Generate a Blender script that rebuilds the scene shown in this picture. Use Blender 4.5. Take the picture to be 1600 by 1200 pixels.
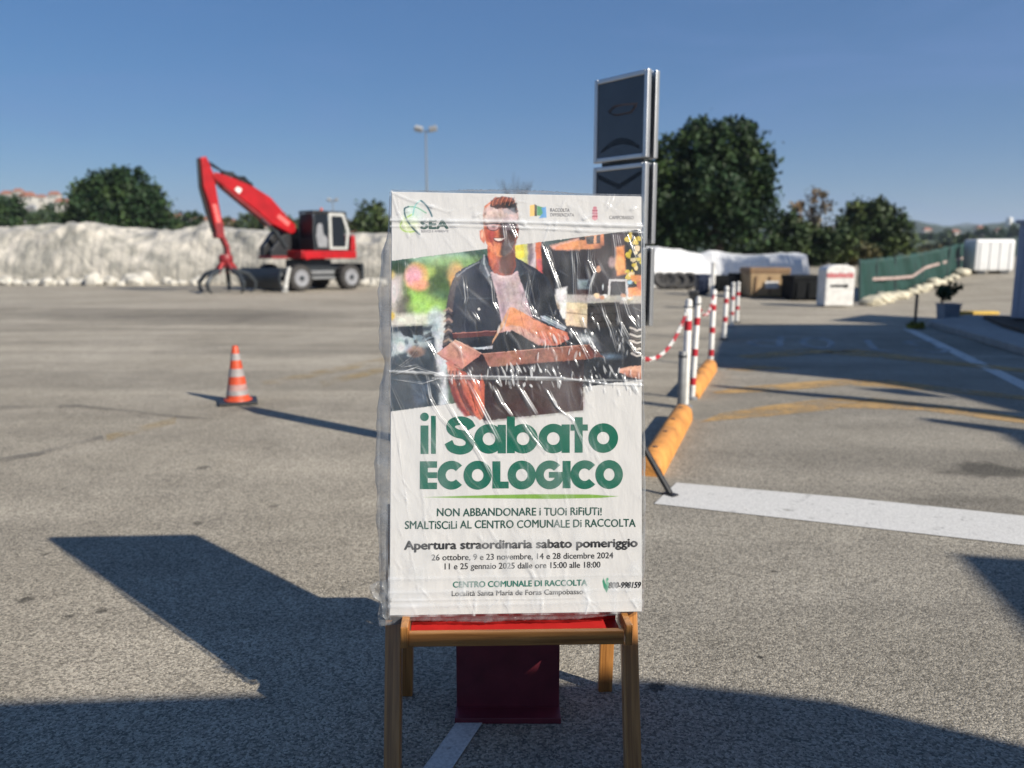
import bpy, bmesh, math, random
import numpy as np
from mathutils import Vector, Matrix, noise as mnoise

random.seed(7)
RNG = np.random.default_rng(7)
S = bpy.context.scene
COL = S.collection
for o in list(bpy.data.objects):
    bpy.data.objects.remove(o)

# ------------------------------------------------------------------ camera
F_PX, Y_HOR, CAM_H = 1250.0, 396.0, 1.35
PITCH = math.atan((600 - Y_HOR) / F_PX)
cam_data = bpy.data.cameras.new('camera')
cam = bpy.data.objects.new('camera', cam_data)
COL.objects.link(cam)
cam.location = (0, 0, CAM_H)
cam.rotation_euler = (math.pi / 2 - PITCH, 0, 0)
cam_data.sensor_width = 36
cam_data.lens = F_PX / 1600 * 36
cam_data.clip_start = 0.05
cam_data.clip_end = 8000
cam_data.dof.use_dof = True
cam_data.dof.focus_distance = 2.19
cam_data.dof.aperture_fstop = 2.35
S.camera = cam

# ------------------------------------------------------------------ light
SUN_AZ, SUN_EL = math.radians(52), math.radians(32)
SUN = Vector((math.cos(SUN_EL) * math.sin(SUN_AZ), -math.cos(SUN_EL) * math.cos(SUN_AZ), math.sin(SUN_EL)))
world = bpy.data.worlds.new('World')
S.world = world
world.use_nodes = True
wn, wl = world.node_tree.nodes, world.node_tree.links
wn.clear()
w_out = wn.new('ShaderNodeOutputWorld')
w_bg = wn.new('ShaderNodeBackground')
w_sky = wn.new('ShaderNodeTexSky')
w_sky.sky_type = 'NISHITA'
w_sky.sun_disc = False
w_sky.sun_elevation = SUN_EL
w_sky.sun_rotation = math.radians(128)
w_sky.altitude = 700
w_sky.air_density = 1.0
w_sky.dust_density = 0.35
w_sky.ozone_density = 3.0
w_bg.inputs['Strength'].default_value = 0.047
# thin cirrus veil mixed into the sky
w_tc = wn.new('ShaderNodeTexCoord')
w_map = wn.new('ShaderNodeMapping')
w_map.inputs['Scale'].default_value = (1.2, 1.2, 7.0)
w_noise = wn.new('ShaderNodeTexNoise')
w_noise.inputs['Scale'].default_value = 2.2
w_noise.inputs['Detail'].default_value = 7
w_noise.inputs['Roughness'].default_value = 0.55
w_noise.inputs['Distortion'].default_value = 0.6
w_ramp = wn.new('ShaderNodeMapRange')
w_ramp.inputs['From Min'].default_value = 0.47
w_ramp.inputs['From Max'].default_value = 0.8
w_ramp.inputs['To Min'].default_value = 0.40
w_ramp.inputs['To Max'].default_value = 0.72
w_mix = wn.new('ShaderNodeMix')
w_mix.data_type = 'RGBA'
w_mix.inputs['B'].default_value = (3.7, 4.8, 7.7, 1)
wl.new(w_tc.outputs['Generated'], w_map.inputs['Vector'])
wl.new(w_map.outputs['Vector'], w_noise.inputs['Vector'])
wl.new(w_noise.outputs['Fac'], w_ramp.inputs['Value'])
wl.new(w_ramp.outputs['Result'], w_mix.inputs['Factor'])
wl.new(w_sky.outputs['Color'], w_mix.inputs['A'])
w_hs = wn.new('ShaderNodeHueSaturation')
w_hs.inputs['Saturation'].default_value = 1.40
w_hs.inputs['Hue'].default_value = 0.499
wl.new(w_mix.outputs['Result'], w_hs.inputs['Color'])
wl.new(w_hs.outputs['Color'], w_bg.inputs['Color'])
wl.new(w_bg.outputs['Background'], w_out.inputs['Surface'])

sun_data = bpy.data.lights.new('sun', 'SUN')
sun_data.energy = 5.0
sun_data.angle = math.radians(0.5)
sun_data.color = (1.0, 0.93, 0.82)
sun = bpy.data.objects.new('sun', sun_data)
COL.objects.link(sun)
sun.rotation_euler = SUN.to_track_quat('Z', 'Y').to_euler()

vs = S.view_settings
vs.view_transform = 'Standard'
vs.look = 'None'
vs.gamma = 1
vs.use_curve_mapping = False
vs.exposure = 0.62
S.cycles.max_bounces = 8
S.cycles.transparent_max_bounces = 24
S.cycles.volume_bounces = 0

# ------------------------------------------------------------------ helpers
FWD = Vector((0, math.cos(PITCH), -math.sin(PITCH)))
UPV = Vector((0, math.sin(PITCH), math.cos(PITCH)))
RGT = Vector((1, 0, 0))
EYE = Vector((0, 0, CAM_H))


def ray(x, y):
    return RGT * ((x - 800) / F_PX) + UPV * ((600 - y) / F_PX) + FWD


def gp(x, y, z=0.0):
    """point of the horizontal plane z seen at photo pixel x, y"""
    d = ray(x, y)
    return EYE + d * ((z - CAM_H) / d.z)


def at(x, y, dist):
    """point at forward distance dist (world y) seen at photo pixel x, y"""
    d = ray(x, y)
    return EYE + d * (dist / d.y)


def lin(r, g, b):
    def f(c):
        c /= 255.0
        return c / 12.92 if c <= 0.04045 else ((c + 0.055) / 1.055) ** 2.4
    return (f(r), f(g), f(b))


def tag(o, label=None, cat=None, group=None, kind=None):
    if label: o['label'] = label
    if cat: o['category'] = cat
    if group: o['group'] = group
    if kind: o['kind'] = kind
    return o


def empty(name, loc, label, cat, group=None, rz=0.0):
    o = bpy.data.objects.new(name, None)
    COL.objects.link(o)
    o.empty_display_size = 0.1
    o.location = loc
    o.rotation_euler = (0, 0, rz)
    return tag(o, label, cat, group)


def link_mesh(name, me, mat, parent=None, smooth=False):
    o = bpy.data.objects.new(name, me)
    COL.objects.link(o)
    if mat: me.materials.append(mat)
    if parent: o.parent = parent
    if smooth:
        me.polygons.foreach_set('use_smooth', [True] * len(me.polygons))
    return o


class MB:
    """collects faces and links them as one mesh object"""
    def __init__(s):
        s.v, s.f = [], []

    def add(s, vs, fs):
        n = len(s.v)
        s.v += [tuple(v) for v in vs]
        s.f += [tuple(i + n for i in f) for f in fs]
        return s

    def box(s, c, size, rot=None):
        hx, hy, hz = size[0] / 2, size[1] / 2, size[2] / 2
        vs = [Vector((x * hx, y * hy, z * hz)) for x in (-1, 1) for y in (-1, 1) for z in (-1, 1)]
        if rot is not None:
            vs = [rot @ v for v in vs]
        c = Vector(c)
        return s.add([v + c for v in vs], [(0, 1, 3, 2), (4, 6, 7, 5), (0, 4, 5, 1), (2, 3, 7, 6), (0, 2, 6, 4), (1, 5, 7, 3)])

    def prism(s, pts, lo, hi, frame=None):
        """polygon pts (a, b) extruded along c from lo to hi; frame maps (a, b, c) -> vector"""
        fr = frame or (lambda a, b, c: (a, c, b))
        n = len(pts)
        vs = [fr(a, b, lo) for a, b in pts] + [fr(a, b, hi) for a, b in pts]
        fs = [tuple(range(n))[::-1], tuple(range(n, 2 * n))] + [(i, (i + 1) % n, n + (i + 1) % n, n + i) for i in range(n)]
        return s.add(vs, fs)

    def tube(s, pts, r, n=10, cap=True):
        pts = [Vector(p) for p in pts]
        m = len(pts)
        rs = r if isinstance(r, (list, tuple)) else [r] * m
        vs, fs = [], []
        ref = None
        for i, p in enumerate(pts):
            d = (pts[min(i + 1, m - 1)] - pts[max(i - 1, 0)]).normalized()
            if ref is None:
                ref = d.orthogonal().normalized()
            ref = (ref - d * ref.dot(d)).normalized()
            b = d.cross(ref)
            for k in range(n):
                a = 2 * math.pi * k / n
                vs.append(p + (ref * math.cos(a) + b * math.sin(a)) * rs[i])
        for i in range(m - 1):
            for k in range(n):
                k2 = (k + 1) % n
                fs.append((i * n + k, i * n + k2, (i + 1) * n + k2, (i + 1) * n + k))
        if cap:
            fs.append(tuple(range(n))[::-1])
            fs.append(tuple(range((m - 1) * n, m * n)))
        return s.add(vs, fs)

    def lathe(s, prof, n=24, c=(0, 0, 0), axis='z'):
        vs, fs = [], []
        m = len(prof)
        for r, h in prof:
            for k in range(n):
                a = 2 * math.pi * k / n
                if axis == 'z': v = (r * math.cos(a), r * math.sin(a), h)
                else: v = (r * math.cos(a), h, r * math.sin(a))
                vs.append(Vector(v) + Vector(c))
        for i in range(m - 1):
            for k in range(n):
                k2 = (k + 1) % n
                fs.append((i * n + k, i * n + k2, (i + 1) * n + k2, (i + 1) * n + k))
        fs.append(tuple(range(n))[::-1])
        fs.append(tuple(range((m - 1) * n, m * n)))
        return s.add(vs, fs)

    def build(s, name, mat, parent=None, smooth=False, bevel=0.0, loc=None):
        me = bpy.data.meshes.new(name)
        me.from_pydata(s.v, [], s.f)
        bm = bmesh.new()
        bm.from_mesh(me)
        bmesh.ops.recalc_face_normals(bm, faces=bm.faces)
        if bevel:
            es = [e for e in bm.edges if len(e.link_faces) == 2 and e.calc_face_angle(0) > 0.5]
            bmesh.ops.bevel(bm, geom=es, offset=bevel, segments=2, affect='EDGES', profile=0.6)
        bm.to_mesh(me)
        bm.free()
        me.update()
        o = link_mesh(name, me, mat, parent, smooth)
        if smooth:
            try: me.set_sharp_from_angle(angle=math.radians(40))
            except Exception: pass
        if loc is not None: o.location = loc
        return o


def np_mesh(name, verts, quads, mat, parent=None, smooth=True, colors=None):
    me = bpy.data.meshes.new(name)
    nv, nf, k = len(verts), len(quads), quads.shape[1]
    me.vertices.add(nv)
    me.vertices.foreach_set('co', np.ascontiguousarray(verts, dtype=np.float32).ravel())
    me.loops.add(nf * k)
    me.loops.foreach_set('vertex_index', np.ascontiguousarray(quads, dtype=np.int32).ravel())
    me.polygons.add(nf)
    me.polygons.foreach_set('loop_start', np.arange(0, nf * k, k, dtype=np.int32))
    me.update(calc_edges=True)
    if smooth:
        me.polygons.foreach_set('use_smooth', np.ones(nf, dtype=bool))
    if colors is not None:
        at_ = me.color_attributes.new('print', 'FLOAT_COLOR', 'POINT')
        c4 = np.ones((nv, 4), dtype=np.float32)
        c4[:, :3] = colors
        at_.data.foreach_set('color', c4.ravel())
    return link_mesh(name, me, mat, parent)


def grid_quads(nx, ny):
    i = np.arange(nx - 1)[None, :] + np.arange(ny - 1)[:, None] * nx
    i = i.ravel()
    return np.stack([i, i + 1, i + nx + 1, i + nx], 1)


# ------------------------------------------------------------------ materials
def nodes_of(name):
    m = bpy.data.materials.new(name)
    m.use_nodes = True
    nt = m.node_tree
    return m, nt.nodes, nt.links, nt.nodes['Principled BSDF']


def mat(name, col, rough=0.6, metal=0.0, var=0.18, scale=6.0, bump=0.0, bscale=40.0, spec=0.5, coat=0.0):
    """painted, plastic, wood or metal surface with procedural unevenness in object space"""
    m, n, l, p = nodes_of(name)
    tc = n.new('ShaderNodeTexCoord')
    nz = n.new('ShaderNodeTexNoise')
    nz.inputs['Scale'].default_value = scale
    nz.inputs['Detail'].default_value = 6
    nz.inputs['Roughness'].default_value = 0.62
    l.new(tc.outputs['Object'], nz.inputs['Vector'])
    mr = n.new('ShaderNodeMapRange')
    mr.inputs['From Min'].default_value = 0.3
    mr.inputs['From Max'].default_value = 0.7
    mr.inputs['To Min'].default_value = 1 - var
    mr.inputs['To Max'].default_value = 1 + var
    l.new(nz.outputs['Fac'], mr.inputs['Value'])
    vm = n.new('ShaderNodeVectorMath')
    vm.operation = 'SCALE'
    vm.inputs[0].default_value = col
    l.new(mr.outputs['Result'], vm.inputs['Scale'])
    l.new(vm.outputs['Vector'], p.inputs['Base Color'])
    p.inputs['Roughness'].default_value = rough
    p.inputs['Metallic'].default_value = metal
    p.inputs['Specular IOR Level'].default_value = spec
    p.inputs['Coat Weight'].default_value = coat
    if bump:
        nb = n.new('ShaderNodeTexNoise')
        nb.inputs['Scale'].default_value = bscale
        nb.inputs['Detail'].default_value = 5
        l.new(tc.outputs['Object'], nb.inputs['Vector'])
        b = n.new('ShaderNodeBump')
        b.inputs['Strength'].default_value = bump
        b.inputs['Distance'].default_value = 0.01
        l.new(nb.outputs['Fac'], b.inputs['Height'])
        l.new(b.outputs['Normal'], p.inputs['Normal'])
    return m


def mat_wood(name, c1, c2, sc=(60, 60, 2.2)):
    m, n, l, p = nodes_of(name)
    tc = n.new('ShaderNodeTexCoord')
    mp = n.new('ShaderNodeMapping')
    mp.inputs['Scale'].default_value = sc
    l.new(tc.outputs['Object'], mp.inputs['Vector'])
    nz = n.new('ShaderNodeTexNoise')
    nz.inputs['Scale'].default_value = 1.6
    nz.inputs['Detail'].default_value = 5
    nz.inputs['Distortion'].default_value = 0.8
    l.new(mp.outputs['Vector'], nz.inputs['Vector'])
    cr = n.new('ShaderNodeValToRGB')
    cr.color_ramp.elements[0].position = 0.32
    cr.color_ramp.elements[0].color = (*c2, 1)
    cr.color_ramp.elements[1].position = 0.62
    cr.color_ramp.elements[1].color = (*c1, 1)
    l.new(nz.outputs['Fac'], cr.inputs['Fac'])
    l.new(cr.outputs['Color'], p.inputs['Base Color'])
    p.inputs['Roughness'].default_value = 0.38
    p.inputs['Coat Weight'].default_value = 0.3
    p.inputs['Coat Roughness'].default_value = 0.25
    b = n.new('ShaderNodeBump')
    b.inputs['Strength'].default_value = 0.25
    b.inputs['Distance'].default_value = 0.002
    l.new(nz.outputs['Fac'], b.inputs['Height'])
    l.new(b.outputs['Normal'], p.inputs['Normal'])
    return m


def mat_leaf(name, col, var=0.45):
    m, n, l, p = nodes_of(name)
    gi = n.new('ShaderNodeNewGeometry')
    mr = n.new('ShaderNodeMapRange')
    mr.inputs['To Min'].default_value = 1 - var
    mr.inputs['To Max'].default_value = 1 + var
    l.new(gi.outputs['Random Per Island'], mr.inputs['Value'])
    vm = n.new('ShaderNodeVectorMath')
    vm.operation = 'SCALE'
    vm.inputs[0].default_value = col
    l.new(mr.outputs['Result'], vm.inputs['Scale'])
    tc = n.new('ShaderNodeTexCoord')     # patches of yellower growth through the crown
    nz = n.new('ShaderNodeTexNoise')
    nz.inputs['Scale'].default_value = 0.55
    nz.inputs['Detail'].default_value = 3
    l.new(tc.outputs['Object'], nz.inputs['Vector'])
    mr2 = n.new('ShaderNodeMapRange')
    mr2.inputs['From Min'].default_value = 0.45
    mr2.inputs['From Max'].default_value = 0.68
    l.new(nz.outputs['Fac'], mr2.inputs['Value'])
    mx = n.new('ShaderNodeMix')
    mx.data_type = 'RGBA'
    mx.inputs['B'].default_value = (col[0] * 2.3, col[1] * 1.7, col[2] * 1.3, 1)
    mx.inputs['A'].default_value = (*col, 1)
    l.new(mr2.outputs['Result'], mx.inputs['Factor'])
    l.new(mx.outputs['Result'], vm.inputs[0])
    l.new(vm.outputs['Vector'], p.inputs['Base Color'])
    p.inputs['Roughness'].default_value = 0.6
    p.inputs['Specular IOR Level'].default_value = 0.25
    return m


def mat_worn_paint(name, col, scale=9.0, lo=0.35, hi=0.6, top=1.0, stretch=(1, 1, 1)):
    """road paint worn through to the asphalt below (transparent where it has gone)"""
    m, n, l, p = nodes_of(name)
    ge = n.new('ShaderNodeNewGeometry')
    mp = n.new('ShaderNodeMapping')
    mp.inputs['Scale'].default_value = stretch
    l.new(ge.outputs['Position'], mp.inputs['Vector'])
    nz = n.new('ShaderNodeTexNoise')
    nz.inputs['Scale'].default_value = scale
    nz.inputs['Detail'].default_value = 9
    nz.inputs['Roughness'].default_value = 0.72
    l.new(mp.outputs['Vector'], nz.inputs['Vector'])
    mr = n.new('ShaderNodeMapRange')
    mr.inputs['From Min'].default_value = lo
    mr.inputs['From Max'].default_value = hi
    mr.inputs['To Max'].default_value = top
    l.new(nz.outputs['Fac'], mr.inputs['Value'])
    n2 = n.new('ShaderNodeTexNoise')
    n2.inputs['Scale'].default_value = 120
    l.new(ge.outputs['Position'], n2.inputs['Vector'])
    m2 = n.new('ShaderNodeMapRange')
    m2.inputs['From Min'].default_value = 0.3
    m2.inputs['From Max'].default_value = 0.65
    m2.inputs['To Min'].default_value = 0.72
    l.new(n2.outputs['Fac'], m2.inputs['Value'])
    vm = n.new('ShaderNodeVectorMath')
    vm.operation = 'SCALE'
    vm.inputs[0].default_value = col
    l.new(m2.outputs['Result'], vm.inputs['Scale'])
    l.new(vm.outputs['Vector'], p.inputs['Base Color'])
    l.new(mr.outputs['Result'], p.inputs['Alpha'])
    p.inputs['Roughness'].default_value = 0.75
    b = n.new('ShaderNodeBump')
    b.inputs['Strength'].default_value = 0.5
    b.inputs['Distance'].default_value = 0.003
    l.new(n2.outputs['Fac'], b.inputs['Height'])
    l.new(b.outputs['Normal'], p.inputs['Normal'])
    return m


def mat_asphalt():
    m, n, l, p = nodes_of('worn_asphalt')
    ge = n.new('ShaderNodeNewGeometry')
    P = ge.outputs['Position']

    def noise(scale, detail=5, rough=0.6, sc=(1, 1, 1), rot=0.0, dist=0.0):
        mp = n.new('ShaderNodeMapping')
        mp.inputs['Scale'].default_value = sc
        mp.inputs['Rotation'].default_value = (0, 0, rot)
        l.new(P, mp.inputs['Vector'])
        t = n.new('ShaderNodeTexNoise')
        t.inputs['Scale'].default_value = scale
        t.inputs['Detail'].default_value = detail
        t.inputs['Roughness'].default_value = rough
        t.inputs['Distortion'].default_value = dist
        l.new(mp.outputs['Vector'], t.inputs['Vector'])
        return t.outputs['Fac']

    def rng(v, a, b, c, d):
        r = n.new('ShaderNodeMapRange')
        for k, x in zip(('From Min', 'From Max', 'To Min', 'To Max'), (a, b, c, d)):
            r.inputs[k].default_value = x
        l.new(v, r.inputs['Value'])
        return r.outputs['Result']

    def mul(a, b):
        r = n.new('ShaderNodeMath')
        r.operation = 'MULTIPLY'
        l.new(a, r.inputs[0])
        l.new(b, r.inputs[1])
        return r.outputs[0]

    big = noise(0.30, 6, 0.62, dist=0.8)
    cr = n.new('ShaderNodeValToRGB')
    cr.color_ramp.elements[0].position = 0.3
    cr.color_ramp.elements[0].color = (0.288, 0.254, 0.196, 1)
    cr.color_ramp.elements[1].position = 0.72
    cr.color_ramp.elements[1].color = (0.388, 0.346, 0.276, 1)
    l.new(big, cr.inputs['Fac'])
    # tyre streaks, stretched along the turning lane
    streak = rng(noise(1.0, 4, 0.5, (0.10, 0.9, 1), math.radians(-14), 1.2), 0.35, 0.68, 0.80, 1.13)
    blot = rng(noise(2.3, 6, 0.65), 0.3, 0.7, 0.88, 1.10)
    vor = n.new('ShaderNodeTexVoronoi')
    vor.inputs['Scale'].default_value = 150
    l.new(P, vor.inputs['Vector'])
    sepc = n.new('ShaderNodeSeparateColor')
    l.new(vor.outputs['Color'], sepc.inputs['Color'])
    stone = rng(sepc.outputs['Red'], 0.0, 1.0, 0.42, 1.58)
    grit = rng(noise(330, 3, 0.6), 0.32, 0.68, 0.62, 1.38)
    f = mul(mul(streak, blot), mul(stone, grit))
    # oil spots and patches lying on the yard: (x, y, radius, aspect, darkness)
    for (px, py, r, asp, dk) in ((40, 937, .035, 1.0, .35), (160, 955, .03, 1.0, .35), (317, 731, .05, 1, .45), (110, 962, .022, 1, .4), (72, 866, .022, 1, .4),
                                 (238, 489, 1.9, 2.6, .72), (330, 497, 1.6, 2.5, .78), (1555, 735, .20, 1.8, .42), (1540, 790, .25, 2, .7),
                                 (470, 548, .7, 3.2, .82), (310, 818, .03, 1, .5), (430, 790, .03, 1, .6), (1210, 893, .015, 1, .4), (1187, 1027, .015, 1, .25), (1025, 1073, .03, 1, .3)):
        c = gp(px, py)
        sb = n.new('ShaderNodeVectorMath')
        sb.operation = 'SUBTRACT'
        l.new(P, sb.inputs[0])
        sb.inputs[1].default_value = c
        ms = n.new('ShaderNodeVectorMath')
        ms.operation = 'MULTIPLY'
        l.new(sb.outputs[0], ms.inputs[0])
        ms.inputs[1].default_value = (1 / asp, 1, 0)
        ln = n.new('ShaderNodeVectorMath')
        ln.operation = 'LENGTH'
        l.new(ms.outputs[0], ln.inputs[0])
        wob = rng(noise(0.55 / r, 4, 0.6), 0.3, 0.7, 0.45, 1.55)
        dd = mul(ln.outputs['Value'], wob)
        f = mul(f, rng(dd, r * 0.55, r * 1.05, dk, 1.0))
    # hairline cracks
    vc = n.new('ShaderNodeTexVoronoi')
    vc.feature = 'DISTANCE_TO_EDGE'
    vc.inputs['Scale'].default_value = 0.23
    nw = n.new('ShaderNodeTexNoise')
    nw.inputs['Scale'].default_value = 1.1
    nw.inputs['Detail'].default_value = 6
    l.new(P, nw.inputs['Vector'])
    ws = n.new('ShaderNodeVectorMath')
    ws.operation = 'SCALE'
    ws.inputs['Scale'].default_value = 1.5
    l.new(nw.outputs['Color'], ws.inputs[0])
    wa = n.new('ShaderNodeVectorMath')
    l.new(P, wa.inputs[0])
    l.new(ws.outputs[0], wa.inputs[1])
    l.new(wa.outputs[0], vc.inputs['Vector'])
    f = mul(f, rng(vc.outputs['Distance'], 0.0, 0.005, 0.86, 1.0))
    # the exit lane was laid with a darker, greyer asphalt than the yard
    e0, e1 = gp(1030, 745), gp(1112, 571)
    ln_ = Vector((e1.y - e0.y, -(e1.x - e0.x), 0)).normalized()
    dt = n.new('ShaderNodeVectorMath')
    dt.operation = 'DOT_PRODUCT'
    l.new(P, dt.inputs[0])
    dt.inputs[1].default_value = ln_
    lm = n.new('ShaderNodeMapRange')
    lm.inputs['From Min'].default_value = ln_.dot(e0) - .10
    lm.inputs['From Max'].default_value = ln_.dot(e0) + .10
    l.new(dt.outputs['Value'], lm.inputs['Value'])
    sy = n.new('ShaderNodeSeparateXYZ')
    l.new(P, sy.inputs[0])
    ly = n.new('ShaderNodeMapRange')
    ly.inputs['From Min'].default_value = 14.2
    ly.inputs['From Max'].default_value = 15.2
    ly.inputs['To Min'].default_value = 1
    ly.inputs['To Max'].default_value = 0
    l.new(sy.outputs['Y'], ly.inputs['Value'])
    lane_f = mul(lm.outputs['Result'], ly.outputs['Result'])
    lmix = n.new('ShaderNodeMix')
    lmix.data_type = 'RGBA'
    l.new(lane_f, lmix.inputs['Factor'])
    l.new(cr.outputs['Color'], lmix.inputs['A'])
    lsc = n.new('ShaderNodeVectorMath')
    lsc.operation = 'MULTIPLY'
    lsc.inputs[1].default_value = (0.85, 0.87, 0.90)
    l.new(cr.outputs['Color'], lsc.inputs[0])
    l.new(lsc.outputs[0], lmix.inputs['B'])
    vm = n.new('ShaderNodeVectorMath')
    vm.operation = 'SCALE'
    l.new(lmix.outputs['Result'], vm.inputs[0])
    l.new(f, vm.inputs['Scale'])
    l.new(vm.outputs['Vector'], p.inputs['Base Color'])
    p.inputs['Roughness'].default_value = 0.85
    p.inputs['Specular IOR Level'].default_value = 0.3
    ad = n.new('ShaderNodeMath')
    l.new(vor.outputs['Distance'], ad.inputs[0])
    l.new(noise(330, 3), ad.inputs[1])
    b = n.new('ShaderNodeBump')
    b.inputs['Strength'].default_value = 0.8
    b.inputs['Distance'].default_value = 0.0035
    b.invert = True
    l.new(ad.outputs[0], b.inputs['Height'])
    l.new(b.outputs['Normal'], p.inputs['Normal'])
    return m


def mat_film(name, milk, gloss, rough=0.09, tint=(0.8, 0.82, 0.84), creased=False):
    """thin clear polythene: passes light, mirrors it in the creases, slightly milky"""
    m = bpy.data.materials.new(name)
    m.use_nodes = True
    n, l = m.node_tree.nodes, m.node_tree.links
    n.clear()
    out = n.new('ShaderNodeOutputMaterial')
    tr = n.new('ShaderNodeBsdfTransparent')
    gl = n.new('ShaderNodeBsdfGlossy')
    gl.inputs['Roughness'].default_value = rough
    df = n.new('ShaderNodeBsdfDiffuse')
    df.inputs['Color'].default_value = (*tint, 1)
    tl = n.new('ShaderNodeBsdfTranslucent')
    tl.inputs['Color'].default_value = (*tint, 1)
    m0 = n.new('ShaderNodeMixShader')
    m0.inputs['Fac'].default_value = 0.35
    l.new(df.outputs[0], m0.inputs[1])
    l.new(tl.outputs[0], m0.inputs[2])
    tc = n.new('ShaderNodeTexCoord')
    nz = n.new('ShaderNodeTexNoise')
    nz.inputs['Scale'].default_value = 14
    nz.inputs['Detail'].default_value = 6
    l.new(tc.outputs['Object'], nz.inputs['Vector'])
    mr = n.new('ShaderNodeMapRange')
    mr.inputs['From Min'].default_value = 0.35
    mr.inputs['From Max'].default_value = 0.7
    mr.inputs['To Min'].default_value = milk * 0.4
    mr.inputs['To Max'].default_value = milk * 1.6
    l.new(nz.outputs['Fac'], mr.inputs['Value'])
    m1 = n.new('ShaderNodeMixShader')
    fac = mr.outputs['Result']
    if creased:      # fold whitening, dried glue, and glints and glare painted in as milkiness
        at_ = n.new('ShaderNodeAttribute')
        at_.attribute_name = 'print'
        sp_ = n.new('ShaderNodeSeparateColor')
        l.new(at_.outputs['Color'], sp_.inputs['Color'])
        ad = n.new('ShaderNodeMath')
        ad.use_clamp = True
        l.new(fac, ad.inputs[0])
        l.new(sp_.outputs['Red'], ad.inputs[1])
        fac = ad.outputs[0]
    l.new(fac, m1.inputs['Fac'])
    l.new(tr.outputs[0], m1.inputs[1])
    l.new(m0.outputs[0], m1.inputs[2])
    lw = n.new('ShaderNodeLayerWeight')
    lw.inputs['Blend'].default_value = 0.25
    g2 = n.new('ShaderNodeMapRange')
    g2.inputs['To Min'].default_value = gloss
    g2.inputs['To Max'].default_value = min(1, gloss * 5)
    l.new(lw.outputs['Facing'], g2.inputs['Value'])
    bn = n.new('ShaderNodeTexNoise')
    bn.inputs['Scale'].default_value = 70
    bn.inputs['Detail'].default_value = 4
    l.new(tc.outputs['Object'], bn.inputs['Vector'])
    bp = n.new('ShaderNodeBump')
    bp.inputs['Strength'].default_value = 0.10
    bp.inputs['Distance'].default_value = 0.003
    l.new(bn.outputs['Fac'], bp.inputs['Height'])
    l.new(bp.outputs['Normal'], gl.inputs['Normal'])
    m2 = n.new('ShaderNodeMixShader')
    l.new(g2.outputs['Result'], m2.inputs['Fac'])
    l.new(m1.outputs[0], m2.inputs[1])
    l.new(gl.outputs[0], m2.inputs[2])
    l.new(m2.outputs[0], out.inputs['Surface'])
    return m


def mat_print(name):
    m, n, l, p = nodes_of(name)
    a = n.new('ShaderNodeAttribute')
    a.attribute_name = 'print'
    l.new(a.outputs['Color'], p.inputs['Base Color'])
    p.inputs['Roughness'].default_value = 0.55
    p.inputs['Specular IOR Level'].default_value = 0.12
    tc = n.new('ShaderNodeTexCoord')
    mp = n.new('ShaderNodeMapping')
    mp.inputs['Rotation'].default_value = (0, math.radians(24), 0)
    mp.inputs['Scale'].default_value = (1.0, 1.0, 0.4)
    l.new(tc.outputs['Object'], mp.inputs['Vector'])
    nz = n.new('ShaderNodeTexNoise')
    nz.inputs['Scale'].default_value = 13
    nz.inputs['Detail'].default_value = 5
    nz.inputs['Roughness'].default_value = 0.5
    l.new(mp.outputs['Vector'], nz.inputs['Vector'])
    b = n.new('ShaderNodeBump')
    b.inputs['Strength'].default_value = 0.5
    b.inputs['Distance'].default_value = 0.012
    l.new(nz.outputs['Fac'], b.inputs['Height'])
    l.new(b.outputs['Normal'], p.inputs['Normal'])
    return m


def mat_tarp(name, c1, c2):
    """dusty plastic sheeting: clean folds, dirty hollows"""
    m, n, l, p = nodes_of(name)
    tc = n.new('ShaderNodeTexCoord')
    nz = n.new('ShaderNodeTexNoise')
    nz.inputs['Scale'].default_value = 0.75
    nz.inputs['Detail'].default_value = 7
    nz.inputs['Roughness'].default_value = 0.6
    nz.inputs['Distortion'].default_value = 1.4
    l.new(tc.outputs['Object'], nz.inputs['Vector'])
    cr = n.new('ShaderNodeValToRGB')
    cr.color_ramp.elements[0].position = 0.38
    cr.color_ramp.elements[0].color = (*c2, 1)
    cr.color_ramp.elements[1].position = 0.66
    cr.color_ramp.elements[1].color = (*c1, 1)
    l.new(nz.outputs['Fac'], cr.inputs['Fac'])
    l.new(cr.outputs['Color'], p.inputs['Base Color'])
    p.inputs['Roughness'].default_value = 0.55
    nb = n.new('ShaderNodeTexNoise')
    nb.inputs['Scale'].default_value = 2.2
    nb.inputs['Detail'].default_value = 6
    nb.inputs['Distortion'].default_value = 1.0
    l.new(tc.outputs['Object'], nb.inputs['Vector'])
    b = n.new('ShaderNodeBump')
    b.inputs['Strength'].default_value = 0.8
    b.inputs['Distance'].default_value = 0.12
    l.new(nb.outputs['Fac'], b.inputs['Height'])
    l.new(b.outputs['Normal'], p.inputs['Normal'])
    return m


M = {}
M['asphalt'] = mat_asphalt()
M['white_paint'] = mat_worn_paint('white_road_paint', (0.60, 0.59, 0.56), 7, 0.24, 0.42)
M['white_faded'] = mat_worn_paint('faded_white_road_paint', (0.5, 0.5, 0.48), 5, 0.32, 0.56, 0.85)
M['yellow_faded'] = mat_worn_paint('faded_yellow_road_paint', (0.52, 0.36, 0.13), 2.2, 0.42, 0.7, 0.55)
M['orange_paint'] = mat_worn_paint('orange_road_paint', (0.56, 0.35, 0.13), 2.6, 0.34, 0.60, 0.85)
M['wood'] = mat_wood('varnished_pine', (0.46, 0.205, 0.055), (0.24, 0.095, 0.022))
M['wood_rail'] = mat_wood('varnished_pine_rail', (0.46, 0.205, 0.055), (0.24, 0.095, 0.022), (2.2, 60, 60))
M['red_plastic'] = mat('red_plastic', (0.45, 0.022, 0.02), 0.35)
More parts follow.
